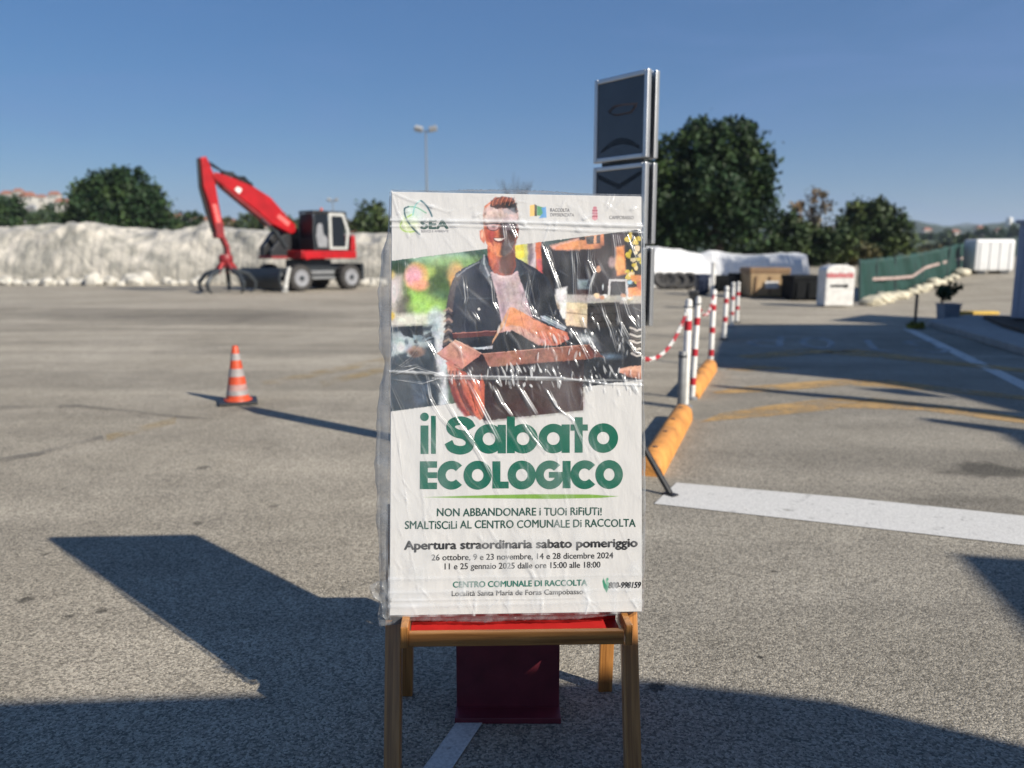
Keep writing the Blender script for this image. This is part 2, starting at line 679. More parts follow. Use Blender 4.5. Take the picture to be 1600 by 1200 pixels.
M['maroon'] = mat('maroon_painted_metal', (0.15, 0.022, 0.034), 0.42, var=0.25, scale=9)
M['foam'] = mat('white_foam_board', (0.60, 0.60, 0.59), 0.7, var=0.05)
M['print'] = mat_print('printed_paper')
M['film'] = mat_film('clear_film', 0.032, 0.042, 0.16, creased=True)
M['film_side'] = mat_film('loose_clear_film', 0.40, 0.05, 0.2, (0.36, 0.38, 0.40))
M['ink_green'] = mat('green_ink', (0.0, 0.098, 0.060), 0.5, var=0.06, spec=0.1)
M['ink_hand'] = mat('dark_green_ink', lin(14, 66, 54), 0.5, var=0.08, spec=0.1)
M['ink_dark'] = mat('dark_grey_ink', lin(22, 23, 26), 0.5, var=0.1, spec=0.1)
M['ink_pale'] = mat('pale_grey_ink', lin(128, 126, 128), 0.5, var=0.1, spec=0.1)
M['ink_teal'] = mat('teal_ink', lin(30, 98, 84), 0.5, var=0.1, spec=0.1)
M['black'] = mat('black_paint', (0.015, 0.016, 0.018), 0.45)
M['dark_steel'] = mat('dark_grey_steel', (0.035, 0.042, 0.048), 0.45, 0.3)
M['alu'] = mat('brushed_aluminium', (0.55, 0.56, 0.57), 0.38, 0.9, var=0.1)
M['panel'] = mat('slate_sign_sheet', (0.054, 0.067, 0.086), 0.22, var=0.15, scale=3, spec=0.5)
M['panel_edge'] = mat('faded_orange_sticker_edge', (0.16, 0.10, 0.075), 0.4)
M['panel_dark'] = mat('dark_sticker', (0.028, 0.035, 0.045), 0.3)
M['galv'] = mat('galvanised_steel', (0.20, 0.205, 0.21), 0.55, 0.4, var=0.2, scale=14)
M['white'] = mat('white_paint', (0.64, 0.63, 0.60), 0.5, var=0.2, scale=7)
M['red'] = mat('red_reflective_band', (0.42, 0.016, 0.028), 0.45, var=0.15)
M['cone_orange'] = mat('orange_rubber', (0.48, 0.062, 0.02), 0.5, var=0.2, scale=12)
M['cone_white'] = mat('dirty_white_sleeve', (0.27, 0.245, 0.24), 0.55, var=0.22, scale=14)
M['kerb'] = mat('orange_kerb_paint', (0.54, 0.235, 0.055), 0.7, var=0.34, scale=7, bump=0.4, bscale=60)
M['concrete'] = mat('grey_concrete', (0.30, 0.29, 0.27), 0.85, var=0.2, scale=5, bump=0.3)
M['exc_red'] = mat('red_machine_paint', (0.33, 0.005, 0.009), 0.42, var=0.28, scale=2.2, spec=0.35)
M['exc_dark_red'] = mat('dusty_dark_red_paint', (0.20, 0.012, 0.016), 0.5, var=0.3, scale=5)
M['glass'] = mat('dark_cab_glass', (0.010, 0.013, 0.018), 0.35, var=0.1, spec=0.25)
M['tyre'] = mat('dusty_tyre_rubber', (0.04, 0.038, 0.036), 0.8, var=0.3, bump=0.5)
M['rim'] = mat('grey_wheel_rim', (0.22, 0.225, 0.24), 0.6, 0.1)
M['cream'] = mat('pale_grey_paint', (0.42, 0.42, 0.40), 0.5)
M['tarp'] = mat_tarp('grey_white_tarp', (0.54, 0.50, 0.43), (0.24, 0.232, 0.20))
M['tarp_white'] = mat('white_tarp', (0.66, 0.66, 0.65), 0.5, var=0.08, scale=1.2, bump=0.5, bscale=5)
M['sack'] = mat('white_woven_sack', (0.44, 0.42, 0.37), 0.7, var=0.15, scale=4, bump=0.6, bscale=20)
M['rock'] = mat('pale_yellow_rock', (0.50, 0.46, 0.35), 0.85, var=0.2, scale=4, bump=0.8, bscale=12)
M['tan'] = mat('tan_skip_paint', (0.36, 0.245, 0.13), 0.6, var=0.25, scale=3)
M['tan_dark'] = mat('brown_lid', (0.20, 0.12, 0.06), 0.6, var=0.25, scale=3)
M['skip_black'] = mat('black_skip_paint', (0.007, 0.008, 0.009), 0.8, var=0.3, spec=0.2)
M['navy'] = mat('navy_bin_plastic', (0.018, 0.028, 0.06), 0.45)
M['green_net'] = mat('green_shade_net', (0.002, 0.034, 0.027), 0.7, var=0.25, scale=2, bump=0.6, bscale=8)
M['pink_rail'] = mat('faded_red_white_rail', (0.34, 0.26, 0.235), 0.6, var=0.25)
M['yellow'] = mat('yellow_kerb_paint', (0.62, 0.40, 0.06), 0.6, var=0.2)
M['hut'] = mat('blue_grey_sheet_metal', (0.34, 0.37, 0.44), 0.45, var=0.1, scale=2)
M['soil'] = mat('brown_soil', (0.07, 0.052, 0.038), 0.95, var=0.35, scale=8, bump=0.9, bscale=25)
M['plaster'] = mat('cream_plaster', (0.58, 0.54, 0.47), 0.85, var=0.12, scale=3, bump=0.2)
M['roof_tile'] = mat('terracotta_tiles', (0.27, 0.12, 0.08), 0.8, var=0.3, scale=6)
M['house_white'] = mat('pale_house_plaster', (0.48, 0.455, 0.41), 0.85, var=0.12, scale=0.4)
M['window'] = mat('window_glass', (0.03, 0.04, 0.05), 0.12)
M['bark'] = mat('brown_bark', (0.055, 0.042, 0.032), 0.9, var=0.35, scale=12, bump=0.9, bscale=25)
M['leaf_dark'] = mat_leaf('dark_green_leaf', (0.015, 0.035, 0.012))
M['leaf_mid'] = mat_leaf('mid_green_leaf', (0.027, 0.048, 0.015))
M['leaf_olive'] = mat_leaf('olive_leaf', (0.048, 0.050, 0.018))
M['leaf_dry'] = mat_leaf('sparse_grey_leaf', (0.10, 0.085, 0.055))
M['hill'] = mat('wooded_hillside', (0.040, 0.062, 0.034), 0.95, var=0.5, scale=0.05)
M['hill_far'] = mat('distant_hillside', (0.045, 0.065, 0.042), 0.95, var=0.4, scale=0.012)
M['lamp_head'] = mat('pale_grey_lamp_housing', (0.26, 0.27, 0.28), 0.5)
M['pot'] = mat('grey_blue_planter', (0.20, 0.23, 0.27), 0.7)
M['hedge_yellow'] = mat_leaf('yellow_green_leaf', (0.12, 0.13, 0.02))

# ------------------------------------------------------------------ ground
def smooth(a, b, x):
    t = np.clip((x - a) / (b - a), 0, 1)
    return t * t * (3 - 2 * t)


def ground_h(x, y):
    """the yard is level; a ramp climbs beside the green fence on the right"""
    s = (np.asarray(x, float) + np.asarray(y, float)) * 0.7071
    return 0.62 * smooth(24.5, 33.5, s) * smooth(8.5, 12.5, np.asarray(x, float))


xs = np.unique(np.concatenate([-np.geomspace(40, 3200, 22), np.linspace(-40, 60, 101), np.geomspace(60, 3200, 22)]))
ys = np.unique(np.concatenate([-np.geomspace(20, 800, 10), np.linspace(-20, 70, 91), np.geomspace(70, 3600, 26)]))
gx, gy = np.meshgrid(xs, ys)
gz = ground_h(gx, gy)
g = np_mesh('ground', np.stack([gx.ravel(), gy.ravel(), gz.ravel()], 1), grid_quads(len(xs), len(ys)), M['asphalt'])
tag(g, kind='structure')


def sheet(name, pts, m, z=0.004):
    """flat painted marking lying on the asphalt"""
    mb = MB()
    mb.add([(p[0], p[1], z) for p in pts], [tuple(range(len(pts)))])
    o = mb.build(name, m)
    if o.data.polygons[0].normal.z < 0: o.data.flip_normals()
    return tag(o, kind='structure')


def gpoly(px):
    return [gp(x, y) for x, y in px]


sheet('stop_line', gpoly([(1022, 788), (1057, 755), (1330, 779), (1600, 807), (1760, 826), (1760, 877), (1600, 853), (1300, 819)]), M['white_paint'])
a0, a1 = gp(706, 1140), gp(748, 1140)
lane = Vector((0.33, 0.944, 0))
sheet('lane_line', [a0 - lane * 0.6, a1 - lane * 0.6, a1 + lane * 1.9, a0 + lane * 1.9], M['white_paint'])
b0, b1 = gp(1418, 514), gp(1600, 603)
dd = (b1 - b0).normalized()
nn = Vector((-dd.y, dd.x, 0)) * 0.085
sheet('edge_line', [b0 - nn, b1 + dd * 4 - nn, b1 + dd * 4 + nn, b0 + nn], M['white_paint'], 0.0042)
# chevron of orange hatching across the lane
for pl_ in ([(1093, 657), (1125, 646), (1200, 636), (1305, 625), (1360, 628), (1300, 640), (1210, 648), (1130, 654)],
            [(1362, 628), (1450, 636), (1605, 654), (1800, 672), (1800, 684), (1605, 662), (1440, 644), (1310, 640)],
            [(1112, 612), (1150, 606), (1260, 598), (1330, 594), (1385, 597), (1300, 604), (1190, 611), (1120, 614)],
            [(1385, 597), (1470, 606), (1600, 618), (1600, 624), (1460, 611), (1330, 603)],
            [(1125, 578), (1180, 573), (1240, 576), (1170, 580)],
            [(1150, 556), (1260, 546), (1340, 549), (1270, 553), (1180, 560)],
            [(1340, 549), (1440, 560), (1600, 575), (1600, 580), (1430, 565), (1280, 553)]):
    my = sum(p[1] for p in pl_) / len(pl_)
    ed = [(x, y + (y - float(np.interp(x, [1100, 1320, 1600], [my + 3, my - 4, my + 6]))) * .28) for x, y in pl_]
    sheet('lane_hatching', gpoly(ed), M['orange_paint'], 0.0044)
sheet('seam_line', gpoly([(410, 597), (548, 569), (640, 552), (640, 561), (552, 577), (412, 606)]), M['yellow_faded'], 0.0046)
sheet('seam_line', gpoly([(165, 680), (275, 653), (275, 662), (168, 690)]), M['yellow_faded'], 0.0046)
sheet('seam_line', gpoly([(500, 596), (600, 573), (600, 582), (505, 605)]), M['yellow_faded'], 0.005)
sheet('tar_seam', gpoly([(-60, 726), (60, 706), (160, 681), (162, 686), (62, 713), (-60, 735)]), mat_worn_paint('tar', (0.12, 0.112, 0.098), 3, 0.38, 0.66, 0.5), 0.0048)
sheet('tar_seam', gpoly([(-60, 636), (120, 632), (290, 651), (340, 655), (290, 655), (120, 637), (-60, 644)]), mat_worn_paint('tar_b', (0.11, 0.10, 0.085), 2, 0.4, 0.7, 0.6), 0.0048)


def glyph_strokes(ch):
    return {'S': [[(1, .85), (.75, 1), (.25, 1), (0, .8), (.2, .55), (.8, .45), (1, .2), (.75, 0), (.25, 0), (0, .15)]],
            'T': [[(0, 1), (1, 1)], [(.5, 1), (.5, 0)]],
            'O': [[(.5, 0), (.1, .15), (0, .5), (.1, .85), (.5, 1), (.9, .85), (1, .5), (.9, .15), (.5, 0)]],
            'P': [[(0, 0), (0, 1), (.7, 1), (1, .8), (1, .62), (.7, .45), (0, .45)]]}[ch]


# worn STOP painted for drivers coming the other way
c0 = gp(1318, 537)
rl, fl = Vector((0.944, -0.33, 0)), Vector((0.33, 0.944, 0))
for i, ch in enumerate('STOP'):
    mb = MB()
    for st in glyph_strokes(ch):
        for k in range(len(st) - 1):
            p, q = [c0 - rl * ((i - 1.5) * 0.75 + (u - .5) * 0.42) - fl * ((v - .5) * 1.5) for u, v in (st[k], st[k + 1])]
            t = (q - p).normalized()
            s_ = Vector((-t.y, t.x, 0)) * 0.055
            zz = Vector((0, 0, 0.004 + 0.0002 * k))
            mb.add([p - s_ + zz, q - s_ + zz, q + s_ + zz, p + s_ + zz], [(0, 1, 2, 3)])
    tag(mb.build('road_letter', M['white_faded']), kind='structure')

# pavement on the right with its flower bed
pv = gpoly([(1448, 510), (1520, 531), (1600, 556), (1800, 620), (2000, 520), (1700, 499), (1508, 500)])
mb = MB()
mb.prism([(p.x, p.y) for p in pv], 0.0, 0.11, lambda a, b, c: (a, b, c))
tag(mb.build('pavement', M['concrete'], bevel=0.015), kind='structure')
sb = gpoly([(1535, 507), (1565, 522), (1610, 536), (1700, 536), (1690, 507)])
mb = MB()
mb.prism([(p.x, p.y) for p in sb], 0.112, 0.17, lambda a, b, c: (a, b, c))
tag(mb.build('flower_bed', M['soil']), kind='structure')
kp = gpoly([(1510, 501), (1577, 501)])
mb = MB()
mb.box((0, 0, 0.08), ((kp[1] - kp[0]).length, 0.22, 0.16))
o = mb.build('kerb_block', M['yellow'], bevel=0.02, loc=(kp[0] + kp[1]) / 2 + Vector((0, 0.45, 0)))
tag(o, 'yellow painted kerb block in the sun behind the pavement', 'kerb')

# ------------------------------------------------------------------ poster
def rayp(x, y, depth):
    return EYE + ray(x, y) * depth


D0 = 2.12
TL, TR, BL = rayp(612, 299, D0), rayp(1003.5, 306.5, D0 * 1.021), rayp(608, 962.5, D0 * 0.990)
PX = (TR - TL).normalized()
PZ = (TL - BL)
PZ = (PZ - PX * PZ.dot(PX)).normalized()
PY = PZ.cross(PX).normalized()
PW, PH = (TR - TL).length, (TL - BL).length
P_MAT = Matrix.Translation(BL) @ Matrix((PX, PY, PZ)).transposed().to_4x4()
P_INV = P_MAT.inverted()


def pl(x, y, off=0.0):
    """poster coordinates (u across, off towards the back, v up) of a photo pixel on its face"""
    d = ray(x, y)
    t = (BL - EYE).dot(PY) / d.dot(PY)
    v = P_INV @ (EYE + d * t)
    return Vector((v.x, off, v.z))


poster = empty('poster_board', (0, 0, 0), 'white poster of a man holding a box, wrapped in clear film on the easel', 'poster')
poster.matrix_world = P_MAT
mb = MB()
mb.box((PW / 2, 0.016, PH / 2), (PW, 0.030, PH))
mb.build('board', M['foam'], poster, bevel=0.003)

# --- the print: colours laid on a fine grid over the sheet
NX, NY = 470, 790
uu, vv = np.meshgrid(np.linspace(0.002, PW - 0.002, NX), np.linspace(0.002, PH - 0.002, NY))
W3 = np.array(BL)[None, None] + uu[..., None] * np.array(PX) + vv[..., None] * np.array(PZ)
rel = W3 - np.array(EYE)
dep = rel @ np.array(FWD)
QX = 800 + F_PX * (rel @ np.array(RGT)) / dep
QY = 600 - F_PX * (rel @ np.array(UPV)) / dep
IMG = np.empty((NY, NX, 3))
IMG[:] = lin(198, 197, 195)
NOI = {}


def fnoise(scale, seed=0):
    k = (scale, seed)
    if k not in NOI:
        r = np.random.default_rng(seed + int(scale * 10))
        out = np.zeros((NY, NX))
        amp, tot, sc = 1.0, 0, scale
        for _ in range(3):
            gw, gh = int(400 / sc) + 3, int(680 / sc) + 3
            gr = r.random((gh, gw))
            fx, fy = np.clip((QX - 605) / sc, 0, gw - 2.01), np.clip((QY - 290) / sc, 0, gh - 2.01)
            ix, iy = fx.astype(int), fy.astype(int)
            tx, ty = fx - ix, fy - iy
            tx, ty = tx * tx * (3 - 2 * tx), ty * ty * (3 - 2 * ty)
            out += amp * ((gr[iy, ix] * (1 - tx) + gr[iy, ix + 1] * tx) * (1 - ty) + (gr[iy + 1, ix] * (1 - tx) + gr[iy + 1, ix + 1] * tx) * ty)
            tot += amp
            amp *= 0.55
            sc /= 2.1
        NOI[k] = out / tot
    return NOI[k]


def sdf_poly(pts, x, y):
    pts = np.array(pts, float)
    d = np.full(x.shape, 1e9)
    s = np.zeros(x.shape, bool)
    n = len(pts)
    for i in range(n):
        (x0, y0), (x1, y1) = pts[i], pts[(i + 1) % n]
        ex, ey = x1 - x0, y1 - y0
        t = np.clip(((x - x0) * ex + (y - y0) * ey) / (ex * ex + ey * ey + 1e-9), 0, 1)
        d = np.minimum(d, (x - x0 - t * ex) ** 2 + (y - y0 - t * ey) ** 2)
        if y1 != y0:
            c = ((y0 <= y) & (y < y1)) | ((y1 <= y) & (y < y0))
            s ^= c & (x < (x1 - x0) * (y - y0) / (y1 - y0) + x0)
    d = np.sqrt(d)
    return np.where(s, -d, d)


CLIP = None


def blend(mask, col, region=None):
    global IMG
    m_ = mask
    if CLIP is not None: m_ = m_ * (CLIP if region is None else CLIP[region])
    tgt = IMG if region is None else IMG[region]
    c = np.array(col)
    tgt += m_[..., None] * (c - tgt)


def region_of(x0, y0, x1, y1, pad):
    c = (QX > x0 - pad) & (QX < x1 + pad) & (QY > y0 - pad) & (QY < y1 + pad)
    if not c.any(): return None
    r, q = np.where(c.any(1))[0], np.where(c.any(0))[0]
    return (slice(r[0], r[-1] + 1), slice(q[0], q[-1] + 1))


def P(pts, col, fe=0.8, a=1.0, wob=0.0, ws=6, col2=None, g=None):
    """polygon; fe = softness in px; wob = ragged outline; col2 with g = ((x0, y0), (x1, y1)) a colour blend"""
    q = np.array(pts, float)
    rg = region_of(q[:, 0].min(), q[:, 1].min(), q[:, 0].max(), q[:, 1].max(), 3 * fe + wob + 1)
    if rg is None: return
    x, y = QX[rg], QY[rg]
    d = sdf_poly(pts, x, y)
    if wob: d = d + (fnoise(ws, 3)[rg] - 0.5) * 2 * wob
    m_ = np.clip(0.5 - d / (2 * fe), 0, 1)
    m_ = m_ * m_ * (3 - 2 * m_) * a
    c = np.array(lin(*col))
    if col2 is not None:
        (x0, y0), (x1, y1) = g
        ex, ey = x1 - x0, y1 - y0
        t = np.clip(((x - x0) * ex + (y - y0) * ey) / (ex * ex + ey * ey), 0, 1)[..., None]
        c = c * (1 - t) + np.array(lin(*col2)) * t
    blend(m_, c, rg)


def E(cx, cy, rx, ry, col, fe=0.8, a=1.0, rot=0.0, wob=0.0, ws=6):
    R_ = max(rx, ry)
    rg = region_of(cx - R_, cy - R_, cx + R_, cy + R_, 3 * fe + wob + 1)
    if rg is None: return
    x, y = QX[rg] - cx, QY[rg] - cy
    ca, sa = math.cos(rot), math.sin(rot)
    x, y = x * ca + y * sa, -x * sa + y * ca
    d = (np.sqrt((x / rx) ** 2 + (y / ry) ** 2) - 1) * min(rx, ry)
    if wob: d = d + (fnoise(ws, 5)[rg] - 0.5) * 2 * wob
    m_ = np.clip(0.5 - d / (2 * fe), 0, 1)
    blend(m_ * m_ * (3 - 2 * m_) * a, lin(*col), rg)


def L(pts, w, col, fe=0.6, a=1.0, taper=False):
    q = np.array(pts, float)
    rg = region_of(q[:, 0].min(), q[:, 1].min(), q[:, 0].max(), q[:, 1].max(), w + 2 * fe + 1)
    if rg is None: return
    x, y = QX[rg], QY[rg]
    best = np.full(x.shape, 1e9)
    n = len(q) - 1
    for i in range(n):
        e = q[i + 1] - q[i]
        t = np.clip(((x - q[i, 0]) * e[0] + (y - q[i, 1]) * e[1]) / (e @ e + 1e-9), 0, 1)
        d = np.hypot(x - q[i, 0] - t * e[0], y - q[i, 1] - t * e[1])
        ww = w / 2 * (np.sin(np.pi * np.clip((i + t) / n, 0.02, .98)) if taper else 1.0)
        best = np.minimum(best, d - ww)
    m_ = np.clip(0.5 - best / (2 * fe), 0, 1)
    blend(m_ * a, lin(*col), rg)


def ell_pts(cx, cy, rx, ry, rot, a0, a1, n=24):
    out = []
    for k in range(n + 1):
        t = math.radians(a0 + (a1 - a0) * k / n)
        x, y = rx * math.cos(t), ry * math.sin(t)
        out.append((cx + x * math.cos(rot) - y * math.sin(rot), cy + x * math.sin(rot) + y * math.cos(rot)))
    return out


def spline(ctrl, n=10):
    c = [np.array(p, float) for p in ctrl]
    c = [2 * c[0] - c[1]] + c + [2 * c[-1] - c[-2]]
    out = []
    for i in range(1, len(c) - 2):
        for k in range(n):
            t = k / n
            out.append(0.5 * (2 * c[i] + (c[i + 1] - c[i - 1]) * t + (2 * c[i - 1] - 5 * c[i] + 4 * c[i + 1] - c[i + 2]) * t * t + (3 * c[i] - c[i - 1] - 3 * c[i + 1] + c[i + 2]) * t ** 3))
    out.append(c[-2])
    return out


# photograph area
PHOTO = [(605, 408.5), (1010, 357.5), (1010, 592), (605, 643.5)]
CLIP = np.clip(0.5 - sdf_poly(PHOTO, QX, QY) / 1.0, 0, 1)
P(PHOTO, (92, 112, 96), 1)
# garden, far out of focus, on the left
P([(600, 400), (770, 380), (770, 412), (600, 430)], (72, 106, 92), 6)
P([(640, 400), (720, 392), (735, 405), (650, 418)], (150, 185, 178), 7, .7)
P([(608, 425), (700, 408), (745, 408), (720, 470), (640, 500), (608, 500)], (110, 140, 60), 10)
E(700, 408, 40, 9, (150, 190, 110), 8, .8)
E(622, 425, 12, 16, (60, 82, 50), 6, .9)
E(690, 440, 20, 22, (76, 106, 52), 9, .9)
E(670, 424, 10, 9, (172, 196, 92), 6, .8)
E(651, 433, 18, 22, (232, 178, 92), 5, .95)
E(646, 431, 13, 16, (228, 160, 178), 5, .95)
E(655, 445, 13, 8, (238, 150, 120), 5, .8)
E(712, 428, 12, 17, (214, 166, 92), 6, .9)
E(708, 440, 5, 10, (228, 156, 70), 4, .7)
P([(608, 432), (628, 430), (634, 500), (608, 520)], (196, 182, 176), 7, .9)
E(616, 455, 6, 20, (214, 202, 206), 5, .8)
E(612, 430, 5, 6, (210, 180, 90), 4, .8)
E(634, 482, 14, 20, (98, 96, 84), 6, .9)
P([(640, 452), (668, 462), (694, 478), (692, 512), (655, 505)], (146, 196, 84), 7)
E(690, 462, 16, 8, (92, 132, 90), 6, .8)
E(668, 480, 26, 16, (160, 208, 92), 9, .9)
P([(610, 492), (700, 488), (700, 516), (610, 512)], (214, 212, 198), 6, .9)
E(612, 494, 5, 6, (226, 190, 70), 3)
E(680, 500, 12, 18, (192, 206, 216), 6, .9)
# dark clutter at the lower left
P([(605, 510), (680, 508), (700, 590), (695, 640), (605, 648)], (62, 78, 92), 5)
P([(612, 520), (672, 518), (672, 540), (612, 556)], (176, 190, 196), 4, .9)
P([(622, 511), (660, 509), (662, 526), (650, 530), (630, 524)], (34, 44, 54), 1.6)
P([(662, 527), (678, 523), (678, 530), (664, 534)], (36, 46, 58), 1.4)
P([(645, 523), (676, 527), (660, 535), (646, 532)], (120, 142, 156), 1.5)
for k in range(14):
    x_, y_ = 612 + 76 * RNG.random(), 518 + 60 * RNG.random()
    E(x_, y_, 3 + 8 * RNG.random(), 1.5 + 4 * RNG.random(), [(30, 40, 52), (186, 198, 204), (88, 104, 118)][k % 3], 1.6, .75, RNG.random() * 3, 2, 5)
E(650, 549, 13, 8, (160, 122, 104), 3, .9)
E(648, 553, 9, 5, (92, 62, 52), 3, .9)
E(626, 542, 6, 8, (214, 218, 216), 2, .8)
P([(680, 520), (702, 500), (698, 590), (700, 640), (684, 632), (682, 580)], (206, 212, 218), 4, .9)
P([(612, 560), (680, 560), (690, 600), (686, 634), (612, 645)], (44, 60, 74), 4, .85, 3, 9)
P([(640, 596), (672, 596), (668, 628), (650, 634)], (72, 92, 116), 5, .8)
# workshop on the right
P([(836, 372), (1006, 352), (1006, 600), (836, 620)], (58, 56, 64), 4)
P([(800, 382), (826, 378), (828, 424), (812, 420), (801, 402)], (206, 208, 120), 3)
P([(800, 384), (818, 381), (820, 402), (802, 408)], (226, 212, 60), 2.5)
P([(824, 378), (838, 376), (838, 430), (826, 430)], (196, 178, 184), 2.5)
P([(824, 380), (832, 379), (834, 402), (826, 420)], (110, 100, 112), 3, .8)
P([(837, 376), (846, 375), (846, 428), (838, 424)], (204, 104, 66), 1.6)
P([(839, 405), (846, 404), (848, 430), (840, 430)], (206, 92, 96), 2)
P([(848, 376), (890, 370), (888, 384), (850, 384)], (64, 92, 92), 3, .9)
P([(860, 384), (905, 372), (906, 392), (864, 390)], (226, 168, 146), 3)
P([(892, 378), (914, 374), (940, 384), (940, 389), (868, 391), (868, 386)], (228, 148, 92), 1.6)
P([(914, 368), (943, 364), (944, 385), (916, 390)], (222, 140, 92), 1.5)
P([(915, 370), (938, 367), (938, 380), (917, 382)], (96, 92, 96), 1.2)
P([(928, 366), (932, 366), (932, 382), (928, 382)], (222, 160, 120), .8)
P([(862, 392), (940, 390), (958, 372), (958, 462), (868, 470)], (52, 50, 60), 4)
P([(866, 394), (900, 394), (900, 460), (872, 462)], (44, 48, 60), 4)
E(940, 405, 16, 24, (70, 54, 58), 7, .8)
E(935, 421, 3.4, 5.5, (232, 172, 128), 1.4)
P([(902, 437), (920, 437), (920, 468), (902, 466)], (122, 140, 152), 2.5)
P([(898, 452), (921, 452), (921, 470), (898, 470)], (78, 54, 58), 2.5)
P([(955, 352), (976, 350), (976, 440), (956, 440)], (92, 78, 86), 3, .8)
P([(962, 386), (975, 384), (978, 428), (964, 431)], (232, 144, 78), 2.6)
E(968, 412, 8, 12, (240, 172, 104), 3, .9)
E(956, 410, 5, 8, (206, 168, 176), 3, .8)
P([(978, 356), (1006, 350), (1006, 470), (980, 466)], (50, 56, 62), 3)
for k in range(26):
    x_, y_ = 980 + 23 * RNG.random(), 364 + 80 * RNG.random()
    E(x_, y_, 2 + 3 * RNG.random(), 2 + 3.5 * RNG.random(), (222, 196, 44) if k % 4 else (236, 214, 170), 1.2, .9, 0, 1, 4)
P([(985, 430), (1006, 430), (1006, 440), (986, 440)], (236, 150, 84), 2)
E(984, 441, 5, 3, (150, 196, 216), 1.5)
P([(980, 450), (1006, 448), (1006, 470), (982, 468)], (236, 156, 96), 2)
P([(995, 440), (1006, 440), (1006, 452), (996, 452)], (214, 112, 76), 2)
for pts in ([(951, 467), (953, 438), (978, 438)], [(978, 438), (981, 466)]):
    L(pts, 3.4, (206, 206, 208), 1, .95)
E(942, 455, 1.8, 7, (40, 40, 46), 1)
E(942, 448, 1.3, 4, (190, 200, 210), 1)
P([(865, 460), (1006, 462), (1006, 474), (866, 476)], (186, 180, 172), 2.5, .9)
for k in range(9):
    E(930 + 60 * RNG.random(), 461 + 7 * RNG.random(), 4, 3, [(238, 206, 160), (222, 222, 224), (214, 150, 110)][k % 3], 1.3, .9)
P([(880, 472), (918, 474), (917, 512), (884, 508)], (216, 194, 162), 1.8)
P([(884, 487), (917, 491), (917, 493), (884, 489)], (150, 130, 110), 1, .8)
P([(868, 452), (886, 448), (884, 498), (872, 498)], (226, 226, 226), 2.5)
E(871, 482, 4, 10, (170, 140, 122), 2, .8)
P([(918, 474), (968, 472), (966, 516), (918, 514)], (60, 56, 58), 1.6)
for k in range(3):
    P([(919, 478 + 12 * k), (967, 476 + 12 * k), (967, 478.5 + 12 * k), (919, 480.5 + 12 * k)], (28, 28, 34), .9, .9)
P([(905, 516), (1006, 505), (1006, 605), (905, 612)], (38, 45, 58), 3)
P([(896, 516), (930, 522), (940, 548), (905, 545)], (110, 116, 124), 4, .8)
E(915, 530, 12, 5, (206, 210, 214), 3, .8, .3)
E(955, 557, 14, 4, (96, 122, 150), 4, .8)
for k in range(9):
    L([(984 + 4 * RNG.random(), 512 + 5 * k), (995, 516 + 5 * k), (1006, 514 + 5 * k)], 3.2, [(222, 214, 206), (120, 110, 106)][k % 2], 1.2, .85)
P([(966, 577), (985, 572), (1006, 571), (1006, 588), (985, 585), (968, 582)], (226, 168, 142), 1.6)
P([(968, 580), (990, 579), (1006, 583), (1006, 594), (980, 588)], (190, 124, 100), 2, .8)
CLIP = None

# the man: jacket
JK = (52, 60, 78)
P([(757, 400), (748, 408), (724, 418), (712, 428), (704, 448), (698, 476), (697, 505), (693, 530), (690, 556), (740, 560), (900, 560), (893, 520),
   (880, 500), (870, 478), (864, 452), (856, 434), (840, 421), (820, 410), (803, 400)], JK, 1.0, wob=.8)
P([(746, 424), (782, 440), (788, 500), (780, 552), (712, 552), (712, 500), (722, 450)], (38, 46, 64), 4, .75)
P([(812, 428), (846, 428), (862, 460), (874, 500), (886, 530), (838, 530), (822, 480)], (30, 40, 56), 4, .8)
P([(712, 428), (704, 448), (698, 476), (697, 505), (691, 540), (700, 540), (706, 490), (712, 450), (722, 430)], (106, 96, 98), 2.5, .9)
for k in range(8):
    L([(694 + k % 2, 486 + 8 * k), (701, 482 + 8 * k), (706, 486 + 8 * k)], 3, [(176, 146, 130), (34, 38, 48)][k % 2], 1.2, .85)
L([(748, 410), (728, 420), (714, 432)], 2.4, (150, 158, 166), 1, .7)
P([(757, 398), (764, 416), (770, 432), (760, 434), (748, 420), (752, 406)], (96, 108, 122), 1.4)
L([(757, 399), (756, 412), (764, 430)], 2.4, (176, 182, 190), .9)
P([(803, 398), (812, 412), (820, 426), (812, 434), (802, 420)], (70, 82, 96), 1.2)
L([(836, 423), (826, 470), (848, 512)], 1.3, (92, 102, 116), 1, .7)
L([(722, 432), (728, 470), (726, 520)], 1.2, (86, 96, 112), 1, .7)
L([(722, 466), (768, 466)], 1.2, (90, 100, 116), .9, .7)
L([(768, 440), (776, 500), (772, 548)], 1.6, (24, 30, 42), 1, .8)
E(748.5, 483, 2.2, 2.2, (222, 222, 218), .7)
E(727, 531, 1.4, 1.4, (200, 200, 200), .7)
# t-shirt
P([(766, 425), (778, 430), (796, 430), (808, 424), (816, 446), (824, 470), (834, 500), (836, 530), (790, 540), (783, 500), (776, 460)], (198, 172, 178), 1.2, wob=.6)
P([(768, 430), (776, 448), (784, 490), (790, 540), (796, 540), (792, 490), (784, 450)], (150, 128, 138), 3, .7)
for p_ in ([(800, 440), (806, 470), (804, 500)], [(812, 450), (816, 490), (826, 520)], [(790, 445), (796, 480), (806, 505)]):
    L(p_, 2.6, (172, 144, 152), 1.6, .6)
L([(768, 426), (782, 432.5), (798, 432), (808, 425)], 3, (214, 190, 192), .9)
